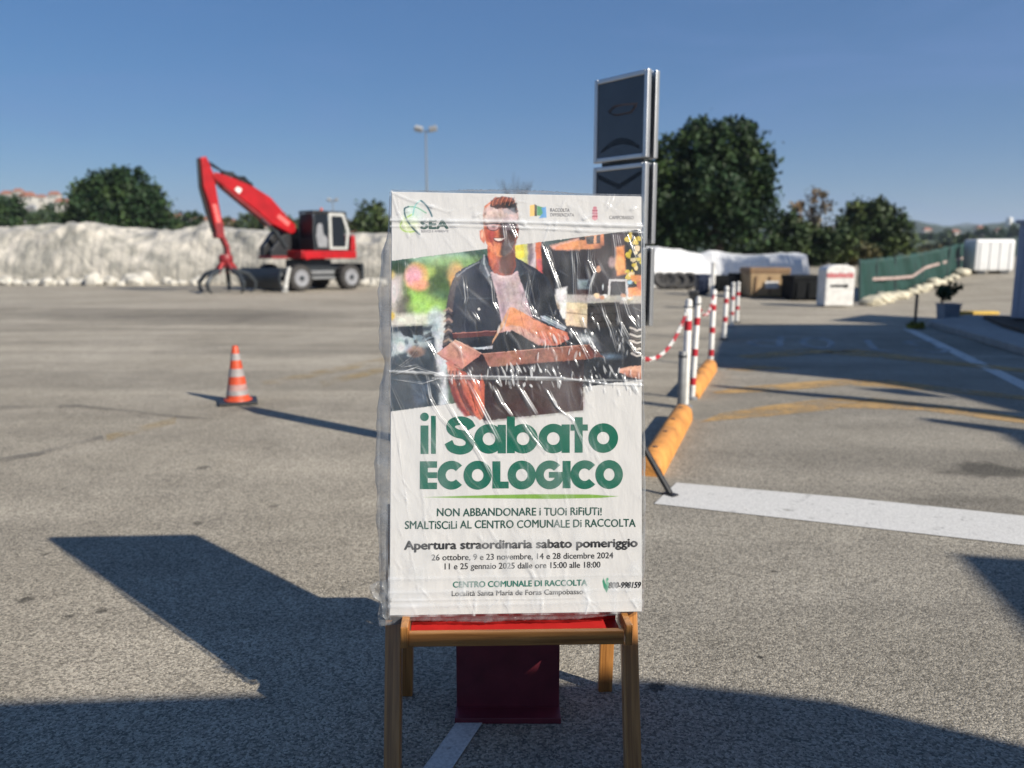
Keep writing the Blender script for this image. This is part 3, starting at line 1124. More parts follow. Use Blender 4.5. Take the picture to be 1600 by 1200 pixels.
# neck and head
P([(761, 385), (764, 414), (772, 427), (786, 431), (800, 429), (806, 416), (804, 382)], (178, 78, 54), 1)
P([(782, 392), (780, 424), (790, 431), (800, 429), (806, 416), (804, 384)], (96, 64, 60), 3, .85)
P([(764, 396), (774, 390), (776, 410), (768, 420)], (226, 122, 76), 3, .8)
P([(755, 336), (757, 322), (768, 314), (790, 311), (806, 318), (809.5, 334), (809, 360), (806, 380), (799, 394), (788, 402), (777, 401), (768, 393), (760, 380), (756, 362)], (206, 112, 78), 1.1, wob=.5)
P([(757, 352), (768, 350), (776, 366), (770, 380), (764, 384), (758, 370)], (176, 66, 48), 3, .85)
P([(760, 378), (772, 380), (783, 382), (782, 401), (773, 398), (764, 388)], (230, 136, 88), 2.4, .9, 1.5, 4)
P([(782, 346), (810, 340), (809.5, 362), (805, 382), (797, 396), (786, 403), (781, 398), (784, 384), (779, 366)], (82, 62, 64), 3, .95, 1.2, 5)
P([(787, 378), (804, 378), (799, 393), (788, 401), (784, 392)], (112, 104, 108), 3.5, .8)
P([(789, 352), (806, 350), (804, 366), (792, 366)], (58, 42, 48), 3, .7)
P([(754.5, 358), (749, 361), (750.5, 374), (756.5, 381), (759, 372)], (218, 130, 100), 1)
E(753.2, 367, 1.9, 5, (242, 184, 150), 1.2)
P([(807, 352), (811, 357), (809.5, 371), (805, 378)], (140, 72, 60), 1)
P([(755, 330), (764, 320), (784, 319), (800, 324), (809.5, 330), (809, 345), (756, 347)], (216, 184, 180), 2.6, .95, 1, 5)
P([(756, 340), (809, 338), (809, 347), (757, 349)], (190, 166, 166), 2.2, .9)
P([(766, 322), (768, 313), (775, 309), (790, 307.5), (803, 310.5), (809, 320), (808, 334), (802, 332), (794, 327), (784, 326), (774, 326)], (74, 42, 40), 1.5, wob=2.4, ws=4)
P([(768, 316), (772, 310), (786, 308), (799, 310), (803, 314), (790, 315), (778, 319), (770, 323)], (164, 82, 58), 1.8, .9, 2.2, 3)
P([(786, 319), (803, 315), (808, 324), (804, 330), (792, 325)], (44, 46, 54), 2, .9, 1.5, 4)
P([(784, 327), (804, 325), (808, 336), (798, 336), (788, 333)], (150, 152, 166), 2, .55, 2.5, 3)
for k in range(16):
    L([(769 + 2.2 * k, 321 - (k % 4)), (771 + 2.25 * k, 313 - k % 3), (775 + 2.0 * k, 308.5 + (k % 2))], .9, [(210, 124, 82), (48, 30, 32), (120, 64, 50)][k % 3], .7, .7)
E(758, 334, 1.6, 2.4, (90, 72, 78), 1.2, .7)
L([(757, 350), (756.5, 340), (759, 330)], 1.6, (150, 112, 104), 1.6, .5)
# brows, glasses, eyes, nose, smile
L([(759, 350.5), (772, 349), (784, 350), (797, 348.5), (809.5, 347.5)], 2.3, (46, 40, 46), .7)
for cx_, a_ in ((770.5, .5), (796, .25)):
    E(cx_, 354.5, 9, 5.6, (196, 190, 198), 1.6, a_, 0, 1.2, 3)
    L(ell_pts(cx_, 354.5, 9.2, 5.8, 0, -10, 190, 20), 1.1, (70, 52, 54), .6)
    E(cx_ + 1, 354, 3.6, 1.6, (64, 40, 40), .9, .85)
L([(782, 355), (779.5, 365), (783, 369)], 2.4, (150, 76, 60), 1.6, .7)
E(782.5, 369, 4.4, 1.8, (120, 56, 50), 1.2, .7)
P([(770, 371.6), (778, 371.2), (788, 371.6), (791, 371), (786, 378.6), (779, 380), (772.5, 377)], (128, 54, 48), 1)
P([(771.5, 372.6), (779, 372.4), (788.5, 372.2), (784, 376), (778.5, 376.8), (774, 375.4)], (232, 216, 208), .7)
L([(764, 366), (766.5, 375), (771, 382)], 1.5, (150, 62, 50), 1.2, .7)
for k in range(40):
    x_, y_ = 764 + 34 * RNG.random(), 378 + 22 * RNG.random()
    if x_ < 780 and abs(x_ - 781) < 22 - 0.5 * (y_ - 378): E(x_, y_, .8, 1.2, [(236, 156, 108), (150, 72, 54), (196, 100, 70)][k % 3], .7, .5)
L([(764, 366), (766, 376), (771, 384)], 1.6, (170, 70, 56), 1, .8)

# the carton and what sticks out of it
P([(706, 520), (778, 517), (900, 530), (930, 556), (912, 566), (760, 574), (708, 545)], (33, 41, 54), 1)
P([(708, 521.5), (777, 517.5), (777, 524), (709, 529)], (104, 44, 46), .8)
L([(708, 521), (778, 517)], 1, (190, 120, 110), .5)
P([(736, 543), (770, 540), (769, 545), (738, 546)], (188, 196, 204), .8)
P([(846, 494), (852, 493), (884, 511), (882, 517), (846, 500)], (150, 166, 182), 1)
L([(846, 495), (884, 513)], 1.2, (214, 222, 228), .6)
P([(797, 480), (802, 480.5), (850, 506), (888, 520), (889, 530), (870, 540), (846, 540), (806, 514), (787, 517)], (228, 148, 92), 1, col2=(206, 108, 88), g=((800, 485), (880, 535)))
P([(797, 480), (787, 510), (767, 540), (769, 534), (783, 505), (795, 481)], (206, 152, 112), .8)
P([(788, 511), (800, 508), (812, 510), (850, 532), (842, 540), (800, 516), (780, 520)], (214, 160, 152), 1.5, .85)
P([(792, 519), (800, 516), (842, 541), (806, 549), (770, 547)], (30, 38, 50), 1)
L([(812, 484), (818, 510)], .9, (176, 104, 60), .6)
for k in range(12):
    x_ = 808 + 6.4 * k
    L([(x_, 512 + k), (x_ + 4 + 3 * RNG.random(), 522 + 1.5 * k)], 1.6, [(240, 196, 176), (156, 74, 62)][k % 2], .8, .7)
P([(711, 531), (740, 544), (753, 553), (722, 577), (712, 574), (683, 553), (684, 551)], (192, 142, 128), .9, col2=(206, 134, 116), g=((700, 535), (722, 575)))
L([(711, 531), (753, 553)], 1, (228, 190, 170), .5, .8)
L([(683, 552), (722, 577)], 1, (150, 84, 74), .5, .8)
P([(753, 553), (920, 538), (928, 544), (944, 559), (930, 558), (912, 562), (764, 574)], (166, 108, 92), .9, col2=(150, 92, 76), g=((760, 560), (930, 550)))
P([(918, 539), (928, 543), (945, 560), (930, 557), (914, 562)], (122, 66, 60), .9)
L([(753, 553), (920, 538.5)], 1.2, (206, 150, 130), .5, .9)
P([(722, 577), (753, 553), (764, 574), (912, 562), (911, 641), (757, 657.5), (736, 640)], (62, 45, 47), .9, col2=(82, 56, 56), g=((740, 570), (900, 650)))
P([(722, 577), (753, 553), (766, 576), (752, 596)], (58, 40, 46), 1)
P([(760, 574), (912, 562), (912, 588), (766, 596)], (52, 56, 68), 3, .7)
P([(757, 630), (911, 616), (911, 641), (757, 657.5)], (76, 48, 48), 6, .8)
# hand under the box
HND = [(697, 566), (712, 574), (724, 580), (738, 590), (756, 596), (756, 652), (750, 657), (742, 650), (730, 650), (720, 640), (711, 622), (703, 600)]
P(HND, (182, 84, 62), 1)
for i, (pts, c) in enumerate([([(703, 590), (708, 612), (718, 636), (728, 648)], (150, 48, 44)), ([(714, 590), (722, 616), (732, 636), (738, 648)], (110, 42, 40)),
                              ([(722, 588), (734, 612), (742, 632), (746, 648)], (208, 100, 66)), ([(740, 594), (748, 616), (752, 650)], (222, 124, 80))]):
    L(pts, 6.5, c, 1.5, .9)
L([(710, 588), (719, 616), (730, 642)], 1.3, (72, 26, 28), .8, .9)
L([(727, 590), (738, 618), (744, 642)], 1.3, (84, 34, 30), .8, .9)
P([(697, 566), (706, 562), (714, 580), (722, 588), (706, 590), (700, 580)], (206, 128, 108), 1.2)
for k in range(4):
    L([(703 + 5 * k, 580), (700 + 6 * k, 590)], 2, (74, 62, 66), 1, .8)
P([(752, 585), (757, 600), (757, 650), (752, 640)], (196, 92, 58), 1)
# logo arcs, drop of green, book mark and crest at the head of the sheet
E(640, 350, 13, 13, (206, 224, 130), 7, .55)
E(646, 334, 14, 12, (180, 226, 214), 8, .4)
L(spline([(646, 334), (631, 343), (625.5, 353), (630, 360), (640, 362.5), (650, 361)]), 2.0, (160, 196, 70), .8)
L(spline([(666, 333), (651, 324.5), (638, 323)]), 1.6, (92, 168, 128), .6)
L(spline([(638, 323), (632, 327), (634.5, 341), (644.5, 356), (655.5, 366)]), 2.6, (30, 84, 92), .6, taper=False)
L(spline([(645, 336), (648.5, 322), (656, 314), (661, 315.5)]), 2.0, (120, 190, 186), .6)
L(spline([(658, 313.8), (666, 321), (672, 331), (675, 338)]), 2.8, (32, 92, 104), .6)
P([(828, 321), (836, 319.5), (836, 337), (828, 338)], (240, 186, 70), .9)
P([(835, 319), (839, 321), (839, 338), (835, 337.5)], (62, 54, 26), .7)
P([(839, 321.5), (852, 325), (849, 338), (839, 336.5)], (64, 148, 92), .9)
P([(846, 325), (853, 323), (854, 340), (842, 341), (848, 333)], (66, 146, 206), 1.1)
E(929.5, 325, 3.2, 2.4, (190, 116, 130), .7)
P([(926, 327), (933, 327), (934, 342), (929.5, 345), (925, 342)], (206, 140, 150), .8)
for k in range(9):
    E(926.5 + (k % 3) * 3, 329 + 4.5 * (k // 3), 1.2, 1.5, (150, 50, 76), .6, .9)
P([(662, 776.8), (700, 775.6), (760, 773.6), (830, 772.2), (920, 772.4), (967, 775.4), (940, 778), (860, 779.5), (780, 778.8), (700, 777.8)], (112, 158, 44), .6)
E(949, 905, 2, 2.5, (40, 150, 110), .6)
P([(943, 903), (946, 911), (951, 918), (948, 926), (943, 918), (941, 908)], (28, 130, 96), .7)
P([(946, 905), (953, 912), (950, 922), (947, 912)], (60, 160, 120), .7, .8)
# grain and small irregularities of the photographic part of the print
pic = (np.abs(IMG - np.array(lin(198, 197, 195))).max(2) > .06) & (QY < 660) & ~((QY < 368) & ((QX < 712) | (QX > 818)) & (QY < 408 - (QX - 605) * .126 - 4))
pic = pic.astype(float)
jx = np.clip(np.arange(NX)[None, :] + ((fnoise(6, 11) - .5) * 2.6).round().astype(int), 0, NX - 1)
jy = np.clip(np.arange(NY)[:, None] + ((fnoise(6, 12) - .5) * 2.6).round().astype(int), 0, NY - 1)
wrp = IMG[jy, jx]
face = np.exp(-(((QX - 782) / 34) ** 2 + ((QY - 356) / 50) ** 2) ** 2)[..., None]
wrp = IMG * face + wrp * (1 - face)
wrp = wrp * (1 + .55 * (fnoise(7, 21) - .5) + .50 * (fnoise(18, 22) - .5) + .35 * (fnoise(2.5, 23) - .5))[..., None]
wrp = wrp + (np.stack([fnoise(11, 31), fnoise(11, 32), fnoise(11, 33)], 2) - .5) * .10 * wrp.mean(2, keepdims=True) * 2
IMG = np.clip(IMG * (1 - pic[..., None]) + wrp * pic[..., None], 0.004, .9)
IMG *= (0.97 + 0.06 * fnoise(40, 2))[..., None]
lum = IMG.mean(2, keepdims=True)
IMG = np.where(pic[..., None] > .5, IMG * (.66 + .34 * smooth(0.0, .30, lum)), IMG)
grey = IMG.mean(2, keepdims=True)      # inks a little faded, paper slightly cool
IMG = (grey + (IMG - grey) * 0.88) * np.array([.97, .965, .96]) * (1 - .10 * pic[..., None])
sheet_o = np_mesh('printed_sheet', np.stack([uu.ravel(), np.full(NX * NY, -0.0005), vv.ravel()], 1), grid_quads(NX, NY), M['print'], poster, False, IMG.reshape(-1, 3))

# --- lettering
_probe = bpy.data.curves.new('probe', 'FONT')
_probe.body = 'H'
_po = bpy.data.objects.new('probe', _probe)
COL.objects.link(_po)
bpy.context.view_layer.update()
CAP = _po.dimensions.y
bpy.data.objects.remove(_po)


def text_mesh(body, bold=0.0, shear=0.0, space=1.0):
    cu = bpy.data.curves.new('txt', 'FONT')
    cu.body = body
    cu.offset = bold
    cu.shear = shear
    cu.space_character = space
    cu.resolution_u = 4
    ob = bpy.data.objects.new('txt', cu)
    COL.objects.link(ob)
    bpy.context.view_layer.update()
    dg = bpy.context.evaluated_depsgraph_get()
    me = bpy.data.meshes.new_from_object(ob.evaluated_get(dg))
    bpy.data.objects.remove(ob)
    v = np.empty(len(me.vertices) * 3, np.float32)
    me.vertices.foreach_get('co', v)
    return me, v.reshape(-1, 3)


def line_of_text_plain(body, p0, p1, cap, m, bold=0.0, shear=0.0, off=-0.0011, parent=None, space=1.0, jit=0.0, name='lettering'):
    """text fitted between baseline ends p0 and p1 (photo px) with capitals cap px high"""
    me, v = text_mesh(body, bold, shear, space)
    a_, b_ = pl(*p0), pl(*p1)
    hgt = (pl(p0[0], p0[1] - cap) - a_).length
    x = (v[:, 0] - v[:, 0].min()) / (v[:, 0].max() - v[:, 0].min())
    y = v[:, 1] / CAP * hgt
    if jit: y = y + jit * hgt * np.sin(x * 61) * 0.5 + jit * hgt * np.sin(x * 23 + 1) * .4
    out = np.empty_like(v)
    out[:, 0] = a_.x + x * (b_.x - a_.x)
    out[:, 1] = off
    out[:, 2] = a_.z + x * (b_.z - a_.z) + y
    me.vertices.foreach_set('co', out.ravel())
    me.materials.clear()
    o = link_mesh(name, me, m, parent or sheet_o)
    me.update()
    return o


def line_of_text(body, p0, p1, cap, m, bold=0.0, **kw):
    """weight is built by laying slightly shifted passes of ink over each other"""
    o = line_of_text_plain(body, p0, p1, cap, m, 0.0, **kw)
    if bold:
        n = len(o.data.vertices)
        co = np.empty(n * 3, np.float32)
        o.data.vertices.foreach_get('co', co)
        co = co.reshape(-1, 3)
        bm = bmesh.new()
        k = bold * cap / 600
        for i, (dx, dz) in enumerate(((0, 0), (-1, 0), (1, 0), (0, .7), (0, -.7))):
            me2 = o.data.copy()
            c2 = co + np.array([dx * k, -.00004 * i, dz * k], np.float32)
            me2.vertices.foreach_set('co', c2.ravel())
            bm.from_mesh(me2)
            bpy.data.meshes.remove(me2)
        bm.to_mesh(o.data)
        bm.free()
    return o


line_of_text('NON ABBANDONARE i TUOi RiFiUTi!', (683, 806.5), (940, 804.5), 12, M['ink_hand'], 0.028, jit=.05)
line_of_text('SMALTiSCiLi AL CENTRO COMUNALE Di RACCOLTA', (633, 826.6), (993, 822.5), 12, M['ink_hand'], 0.028, jit=.05)
line_of_text('Apertura straordinaria sabato pomeriggio', (632, 858.5), (995.5, 854), 13, M['ink_dark'], 0.07)
line_of_text('26 ottobre, 9 e 23 novembre, 14 e 28 dicembre 2024', (674.5, 875.5), (958, 872), 9.2, M['ink_dark'], 0.022)
line_of_text('11 e 25 gennaio 2025 dalle ore 15:00 alle 18:00', (695, 889.5), (938, 886.5), 9.2, M['ink_dark'], 0.022)
line_of_text('CENTRO COMUNALE DI RACCOLTA', (708, 917.8), (917, 914.5), 9, M['ink_teal'], 0.05)
line_of_text('Località Santa Maria de Foras Campobasso', (706, 931.2), (911, 928), 8, M['ink_dark'], 0.02)
line_of_text('800-998159', (951, 918.8), (1001.3, 918.2), 9, M['ink_dark'], 0.06, shear=0.25)
line_of_text('SEA', (658, 357.5), (700, 357), 13, M['ink_hand'], 0.09)
line_of_text('SERVIZI E AMBIENTE', (658, 363.2), (701, 362.8), 3.4, M['ink_pale'], 0.0)
line_of_text('RACCOLTA', (860, 330.5), (890, 331), 5, M['ink_pale'], 0.03)
line_of_text('DIFFERENZIATA', (860, 338), (897, 338.4), 5, M['ink_pale'], 0.0)
line_of_text('CAMPOBASSO', (952, 342.5), (990, 342.8), 5.5, M['ink_pale'], 0.0)


# title, drawn from geometric strokes (zoomed-in photo units: 3.721 per px from 590, 640)
def zt(x, y):
    return (590 + x / 3.721, 640 + y / 3.721)


title = MB()
_k = [0]


def t_face(px, faces):
    _k[0] += 1
    off = -0.0010 - 0.00004 * (_k[0] % 7)
    title.add([pl(*zt(*p), off) for p in px], faces)


def bar(x0, y0, x1, y1):
    t_face([(x0, y0), (x1, y0), (x1, y1), (x0, y1)], [(0, 1, 2, 3)])


def ring(cx, cy, rx, ry, t, a0=0, a1=360):
    n = max(8, int(abs(a1 - a0) / 7.5))
    p = []
    for k in range(n + 1):
        a_ = math.radians(a0 + (a1 - a0) * k / n)
        p += [(cx + rx * math.cos(a_), cy + ry * math.sin(a_)), (cx + (rx - t) * math.cos(a_), cy + (ry - t) * math.sin(a_))]
    t_face(p, [(2 * k, 2 * k + 1, 2 * k + 3, 2 * k + 2) for k in range(n)])


def disc(cx, cy, r):
    p = [(cx + r * math.cos(k * math.pi / 12), cy + r * math.sin(k * math.pi / 12)) for k in range(24)]
    t_face(p, [tuple(range(24))])


def stroke(pts, t):
    q = np.array(pts, float)
    d = np.gradient(q, axis=0)
    d /= np.linalg.norm(d, axis=1)[:, None]
    nrm = np.stack([-d[:, 1], d[:, 0]], 1) * t / 2
    p = []
    for a_, b_ in zip(q + nrm, q - nrm): p += [tuple(a_), tuple(b_)]
    t_face(p, [(2 * k, 2 * k + 1, 2 * k + 3, 2 * k + 2) for k in range(len(q) - 1)])


bar(250, 92, 296, 258)
disc(273, 42, 25)
bar(311, 36, 357 - 18, 257)
stroke(spline([(548, 108), (528, 78), (484, 64), (436, 76), (426, 110), (456, 136), (506, 150), (537, 182), (526, 222), (480, 236), (432, 222), (412, 188)]), 50)
ring(648, 170, 86, 86, 49)
bar(699, 88, 746, 254)
bar(752, 40, 798, 253)
ring(846, 169, 86, 86, 49)
ring(1022, 168, 86, 86, 49)
bar(1070, 86, 1117, 251)
bar(1146, 44, 1192, 250)
bar(1122, 86, 1222, 122)
ring(1312, 165, 86, 86, 50)
# second line
bar(246, 300, 292, 462)
for y_ in (300, 364, 424): bar(290, y_, 346, y_ + (38 if y_ != 364 else 34))
ring(430, 381, 82, 84, 48, 42, 318)
ring(582, 381, 82, 84, 48)
bar(668, 300, 714, 458)
bar(712, 418, 762, 458)
ring(838, 380, 82, 84, 48)
ring(1000, 379, 82, 84, 48, 0, 318)
bar(996, 362, 1082, 396)
bar(1076, 298, 1122, 457)
ring(1204, 378, 82, 84, 48, 42, 318)
ring(1346, 377, 80, 84, 48)
title.build('lettering', M['ink_green'], sheet_o)

# --- clear film: creased sheet over the face
FX, FY = 640, 1080
fu, fv = np.meshgrid(np.linspace(-0.003, PW + 0.003, FX), np.linspace(-0.003, PH + 0.004, FY))
W3 = np.array(BL)[None, None] + fu[..., None] * np.array(PX) + fv[..., None] * np.array(PZ)
rel = W3 - np.array(EYE)
dep = rel @ np.array(FWD)
KX = 800 + F_PX * (rel @ np.array(RGT)) / dep
KY = 600 - F_PX * (rel @ np.array(UPV)) / dep
HT = np.zeros((FY, FX))


def crease(pts, w, h, taper=True):
    q = np.array(pts, float)
    x0, y0 = q.min(0) - 4 * w
    x1, y1 = q.max(0) + 4 * w
    c = (KX > x0) & (KX < x1) & (KY > y0) & (KY < y1)
    if not c.any(): return
    r, s = np.where(c.any(1))[0], np.where(c.any(0))[0]
    rg = (slice(r[0], r[-1] + 1), slice(s[0], s[-1] + 1))
    x, y = KX[rg], KY[rg]
    best = np.full(x.shape, 1e9)
    par = np.zeros(x.shape)
    n = len(q) - 1
    for i in range(n):
        e = q[i + 1] - q[i]
        t = np.clip(((x - q[i, 0]) * e[0] + (y - q[i, 1]) * e[1]) / (e @ e + 1e-9), 0, 1)
        d = np.hypot(x - q[i, 0] - t * e[0], y - q[i, 1] - t * e[1])
        k = d < best
        best = np.where(k, d, best)
        par = np.where(k, (i + t) / n, par)
    pr = np.exp(-(best / w) ** 2)
    if taper: pr = pr * np.sqrt(np.clip(np.sin(np.pi * np.clip(par, 0.03, 0.97)), 0, 1))
    HT[rg] += h * pr


rr0 = random.Random(4)
BIG = [([(666, 587), (671, 622), (689, 652), (705, 670), (719, 700)], 2.2, 1.9), ([(680, 592), (692, 617), (714, 655), (742, 695), (768, 742)], 2.4, 2.0),
       ([(708, 656), (748, 707), (783, 780)], 2.6, 1.5), ([(732, 598), (751, 636), (767, 667), (780, 690)], 3.4, 3.2), ([(770, 604), (783, 630), (799, 650)], 3.6, 3.4),
       ([(810, 604), (826, 630), (839, 650)], 3.6, 3.4), ([(853, 609), (869, 636), (882, 648)], 3.0, 2.8), ([(805, 643), (832, 683), (859, 715)], 3.0, 1.8),
       ([(875, 640), (894, 656), (920, 718)], 2.8, 1.8), ([(845, 379), (856, 406), (870, 443), (875, 456)], 3.2, 2.6), ([(852, 376), (860, 400), (866, 424)], 1.8, 1.3),
       ([(892, 381), (895, 434), (896, 480)], 2.2, 1.7), ([(898, 386), (902, 412), (902, 446)], 2.0, 1.4), ([(919, 389), (918, 407), (927, 428), (921, 446), (918, 477)], 2.4, 2.4),
       ([(926, 391), (923, 408), (929, 427), (926, 446)], 1.8, 1.6), ([(956, 364), (960, 390), (960, 428)], 2.4, 1.8), ([(963, 366), (967, 392)], 2, 1.4),
       ([(978, 363), (989, 395), (999, 416)], 2.0, 1.8), ([(984, 362), (994, 392)], 1.6, 1.4), ([(995, 361), (1002, 378)], 1.8, 1.6),
       ([(970, 458), (977, 482), (981, 494), (997, 515)], 2.6, 2.2), ([(938, 473), (943, 493), (953, 517), (963, 550)], 2.6, 2.2), ([(960, 470), (967, 502), (983, 532)], 3.0, 2.2),
       ([(980, 535), (990, 550), (1001, 553)], 2.2, 1.8), ([(890, 513), (908, 540), (920, 565)], 2.6, 2.3), ([(910, 513), (922, 540), (935, 556)], 2.4, 2.0),
       ([(827, 477), (833, 494), (845, 500)], 2.2, 2.0), ([(845, 493), (866, 503), (884, 513)], 2.4, 1.8), ([(723, 432), (727, 467), (725, 476)], 2.6, 2.2),
       ([(767, 440), (770, 473), (778, 489)], 2.6, 2.2), ([(824, 440), (818, 474), (832, 490)], 2.4, 2.0), ([(785, 350), (789, 380)], 2.6, 2.4), ([(795, 350), (806, 374)], 2.4, 2.2),
       ([(633, 400), (636, 478)], 2.2, 1.2), ([(622, 380), (624, 470), (620, 560)], 2.0, 1.1), ([(644, 360), (647, 410)], 2.2, 1.0), ([(737, 487), (748, 502)], 3, 2.0),
       ([(600, 590), (618, 660), (628, 730), (636, 780)], 2.2, 1.5), ([(606, 592), (632, 650), (644, 700)], 2.0, 1.3), ([(606, 588), (650, 575), (690, 586)], 2.0, 1.5),
       ([(606, 586), (640, 560), (670, 520)], 1.8, 1.2), ([(604, 582), (616, 540), (612, 500)], 1.8, 1.2), ([(608, 592), (660, 600), (684, 592)], 1.8, 1.4),
       ([(664, 530), (676, 550), (684, 568)], 2.0, 1.8), ([(612, 566), (630, 574), (656, 570)], 1.6, 1.1)]
for pts, w_, h_ in BIG:
    crease(pts, w_ * .45, h_ * 0.00085)
    q_ = [(x + rr0.uniform(2.2, 4.2), y + rr0.uniform(-3, 3)) for x, y in pts]
    crease(q_, w_ * .36, h_ * 0.0006)
for pts, w_, h_ in (([(600, 344), (800, 347), (1010, 354)], 2.6, .0016), ([(600, 354), (720, 352), (1010, 364)], 2.2, .0014), ([(680, 587), (770, 589), (880, 591)], 2.0, .0028),
                    ([(880, 591), (950, 600), (1008, 602)], 2.0, .0016), ([(604, 580), (690, 584)], 2.4, .002), ([(600, 905), (760, 901), (1010, 898)], 2.6, .0006),
                    ([(600, 926), (800, 922), (1010, 922)], 2.8, .0006), ([(600, 948), (820, 943), (1010, 938)], 3.2, .0008), ([(600, 938), (900, 934)], 2.0, .0009),
                    ([(612, 300), (640, 312), (700, 330)], 2.2, .0012), ([(612, 300), (622, 330), (640, 370)], 2.2, .0012)):
    crease(pts, w_, h_, False)
rr = random.Random(21)
for k in range(150):      # small flicks along the tape line and near the right edge
    if k < 90: x_, y_ = rr.choice([(rr.uniform(755, 880), rr.uniform(570, 602)), (rr.uniform(905, 1000), rr.uniform(575, 606)), (rr.uniform(690, 760), rr.uniform(572, 600))])
    else: x_, y_ = rr.uniform(800, 1000), rr.uniform(480, 585)
    l_ = rr.uniform(5, 15)
    a_ = rr.uniform(-.2, .7)
    crease([(x_, y_), (x_ + l_ * math.sin(a_) * .6, y_ + l_ * .5), (x_ + l_ * math.sin(a_), y_ + l_)], rr.uniform(1.2, 2.0), rr.uniform(.0007, .0018))
for k in range(260):      # fine diagonal creases everywhere
    x_, y_ = rr.uniform(605, 1000), rr.uniform(300, 950)
    l_ = rr.uniform(20, 90)
    a_ = rr.gauss(.42, .3)
    b_ = a_ + rr.gauss(0, .2)
    crease([(x_, y_), (x_ + l_ * .5 * math.sin(a_), y_ + l_ * .5 * math.cos(a_)), (x_ + l_ * .5 * (math.sin(a_) + math.sin(b_)), y_ + l_ * .5 * (math.cos(a_) + math.cos(b_)))],
           rr.uniform(1.0, 3.2), rr.uniform(.0003, .0009))
for k in range(70):       # crumpling under the lower tape and along the top hem
    x_, y_ = rr.uniform(605, 1000), rr.choice([rr.uniform(900, 960), rr.uniform(300, 340)])
    l_, a_ = rr.uniform(8, 40), rr.uniform(0, 3.14)
    crease([(x_, y_), (x_ + l_ * math.cos(a_), y_ + l_ * math.sin(a_))], rr.uniform(1.5, 3.5), rr.uniform(.0003, .0010))
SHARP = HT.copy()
low = np.zeros_like(HT)
for k in range(14):
    ax, ay, ph = rr.uniform(-.02, .045), rr.uniform(-.02, .02), rr.uniform(0, 6.28)
    low += rr.uniform(.0002, .0007) * np.sin(KX * ax + KY * ay + ph)
edge = np.minimum.reduce([smooth(-.003, .03, fu), smooth(-.003, .02, PW - fu), smooth(-.003, .02, PH - fv), smooth(-.003, .02, fv)])
HT = HT + (low + 0.0022) * (0.15 + .85 * edge)
_g = rr2_ = np.random.default_rng(9).random((30, 30))
_fx, _fy = np.clip((KX - 600) / 15, 0, 28.9), np.clip((KY - 290) / 24, 0, 28.9)
_ix, _iy = _fx.astype(int), _fy.astype(int)
_tx, _ty = _fx - _ix, _fy - _iy
fnoise2 = (_g[_iy, _ix] * (1 - _tx) + _g[_iy, _ix + 1] * _tx) * (1 - _ty) + (_g[_iy + 1, _ix] * (1 - _tx) + _g[_iy + 1, _ix + 1] * _tx) * _ty
GLARE_MILK = np.clip(SHARP / 0.0019, 0, 1) ** 1.9 * 0.55  # whitened folds, with the sun's glint streaks painted into the same value
for k in range(60):      # dried glue where an older strip of tape was pulled off
    x_, y_ = rr.choice([(rr.uniform(757, 876), rr.uniform(572, 584)), (rr.uniform(757, 876), rr.uniform(596, 606)), (rr.uniform(905, 985), rr.uniform(575, 606)), (rr.uniform(770, 985), rr.uniform(515, 560))])
    l_, w_ = rr.uniform(2, 7), rr.uniform(.8, 2.2)
    sl = rr.uniform(-.25, .6)
    dx, dy = KX - x_, KY - y_
    dd_ = np.hypot((dx - dy * sl) / w_, dy / l_)
    GLARE_MILK += rr.uniform(.25, .75) * np.clip(1.3 - dd_, 0, .6) / .6
band = lambda y0, sl, w: np.exp(-((KY - (y0 + sl * (KX - 612))) / w) ** 2)
GLARE_MILK += .22 * band(341, .026, 3.4) + .30 * band(590, .012, 1.6) * (KX > 675) + .10 * band(905, -.01, 4) + .20 * band(926, -.01, 5) * (.5 + .5 * np.sin(KX * .11) ** 2) + .12 * band(947, -.01, 5)
GLARE_MILK += (.42 * np.clip(fnoise2 - .52, 0, 1) * 2.2) * smooth(770, 900, KY)  # patches of painted haze and glare over the lower text
_dg = np.sin((KX * .9 - KY * .42) * .031 + 2.2 * np.sin(KY * .008)) + .6 * np.sin((KX * .9 - KY * .42) * .083 + 1.3)
GLARE_MILK += .05 * np.clip(_dg, 0, 1.4) + .10 * np.clip(fnoise2 - .45, 0, 1)  # broad diagonal glare put into the film's colour
GLARE_MILK *= (.55 + .9 * np.sin(KX * .061 + KY * .033) ** 2 * .5 + .25)
GLARE_MILK = np.clip(GLARE_MILK, 0, .82)
np_mesh('clear_film', np.stack([fu.ravel(), -0.0024 - HT.ravel(), fv.ravel()], 1), grid_quads(FX, FY), M['film'], poster, True, np.repeat(GLARE_MILK.reshape(-1, 1), 3, 1))

# film standing off along the left edge, over the top and gathered under the bottom
prof = [(300, 1), (340, 2), (372, 5), (385, 10), (402, 14), (450, 17), (500, 17), (545, 15), (562, 8), (578, 9), (600, 14), (640, 18), (700, 21), (760, 20), (830, 17), (880, 14), (920, 13), (964, 16)]
vs_, n_r = [], 160
for i in range(n_r):
    yq = 300 + 664 * i / (n_r - 1)
    e_ = np.interp(yq, [p[0] for p in prof], [p[1] for p in prof]) / 570
    e_ *= 1 + .03 * math.sin(yq * .21) + .05 * math.sin(yq * .07 + 1)
    z_ = pl(610, yq).z
    for k in range(13):
        t = k / 12
        a_ = math.pi * t
        w_ = .0006 * math.sin(yq * .30 + 7 * t) + .0012 * math.sin(yq * .09 + 9 * t)
        vs_.append((-0.0035 - (e_ + w_) * math.sin(a_) ** .8, -0.004 + 0.042 * (1 - math.cos(a_)) / 2 + w_, z_))
np_mesh('loose_film_edge', np.array(vs_), grid_quads(13, n_r), M['film_side'], poster)
vs_ = []
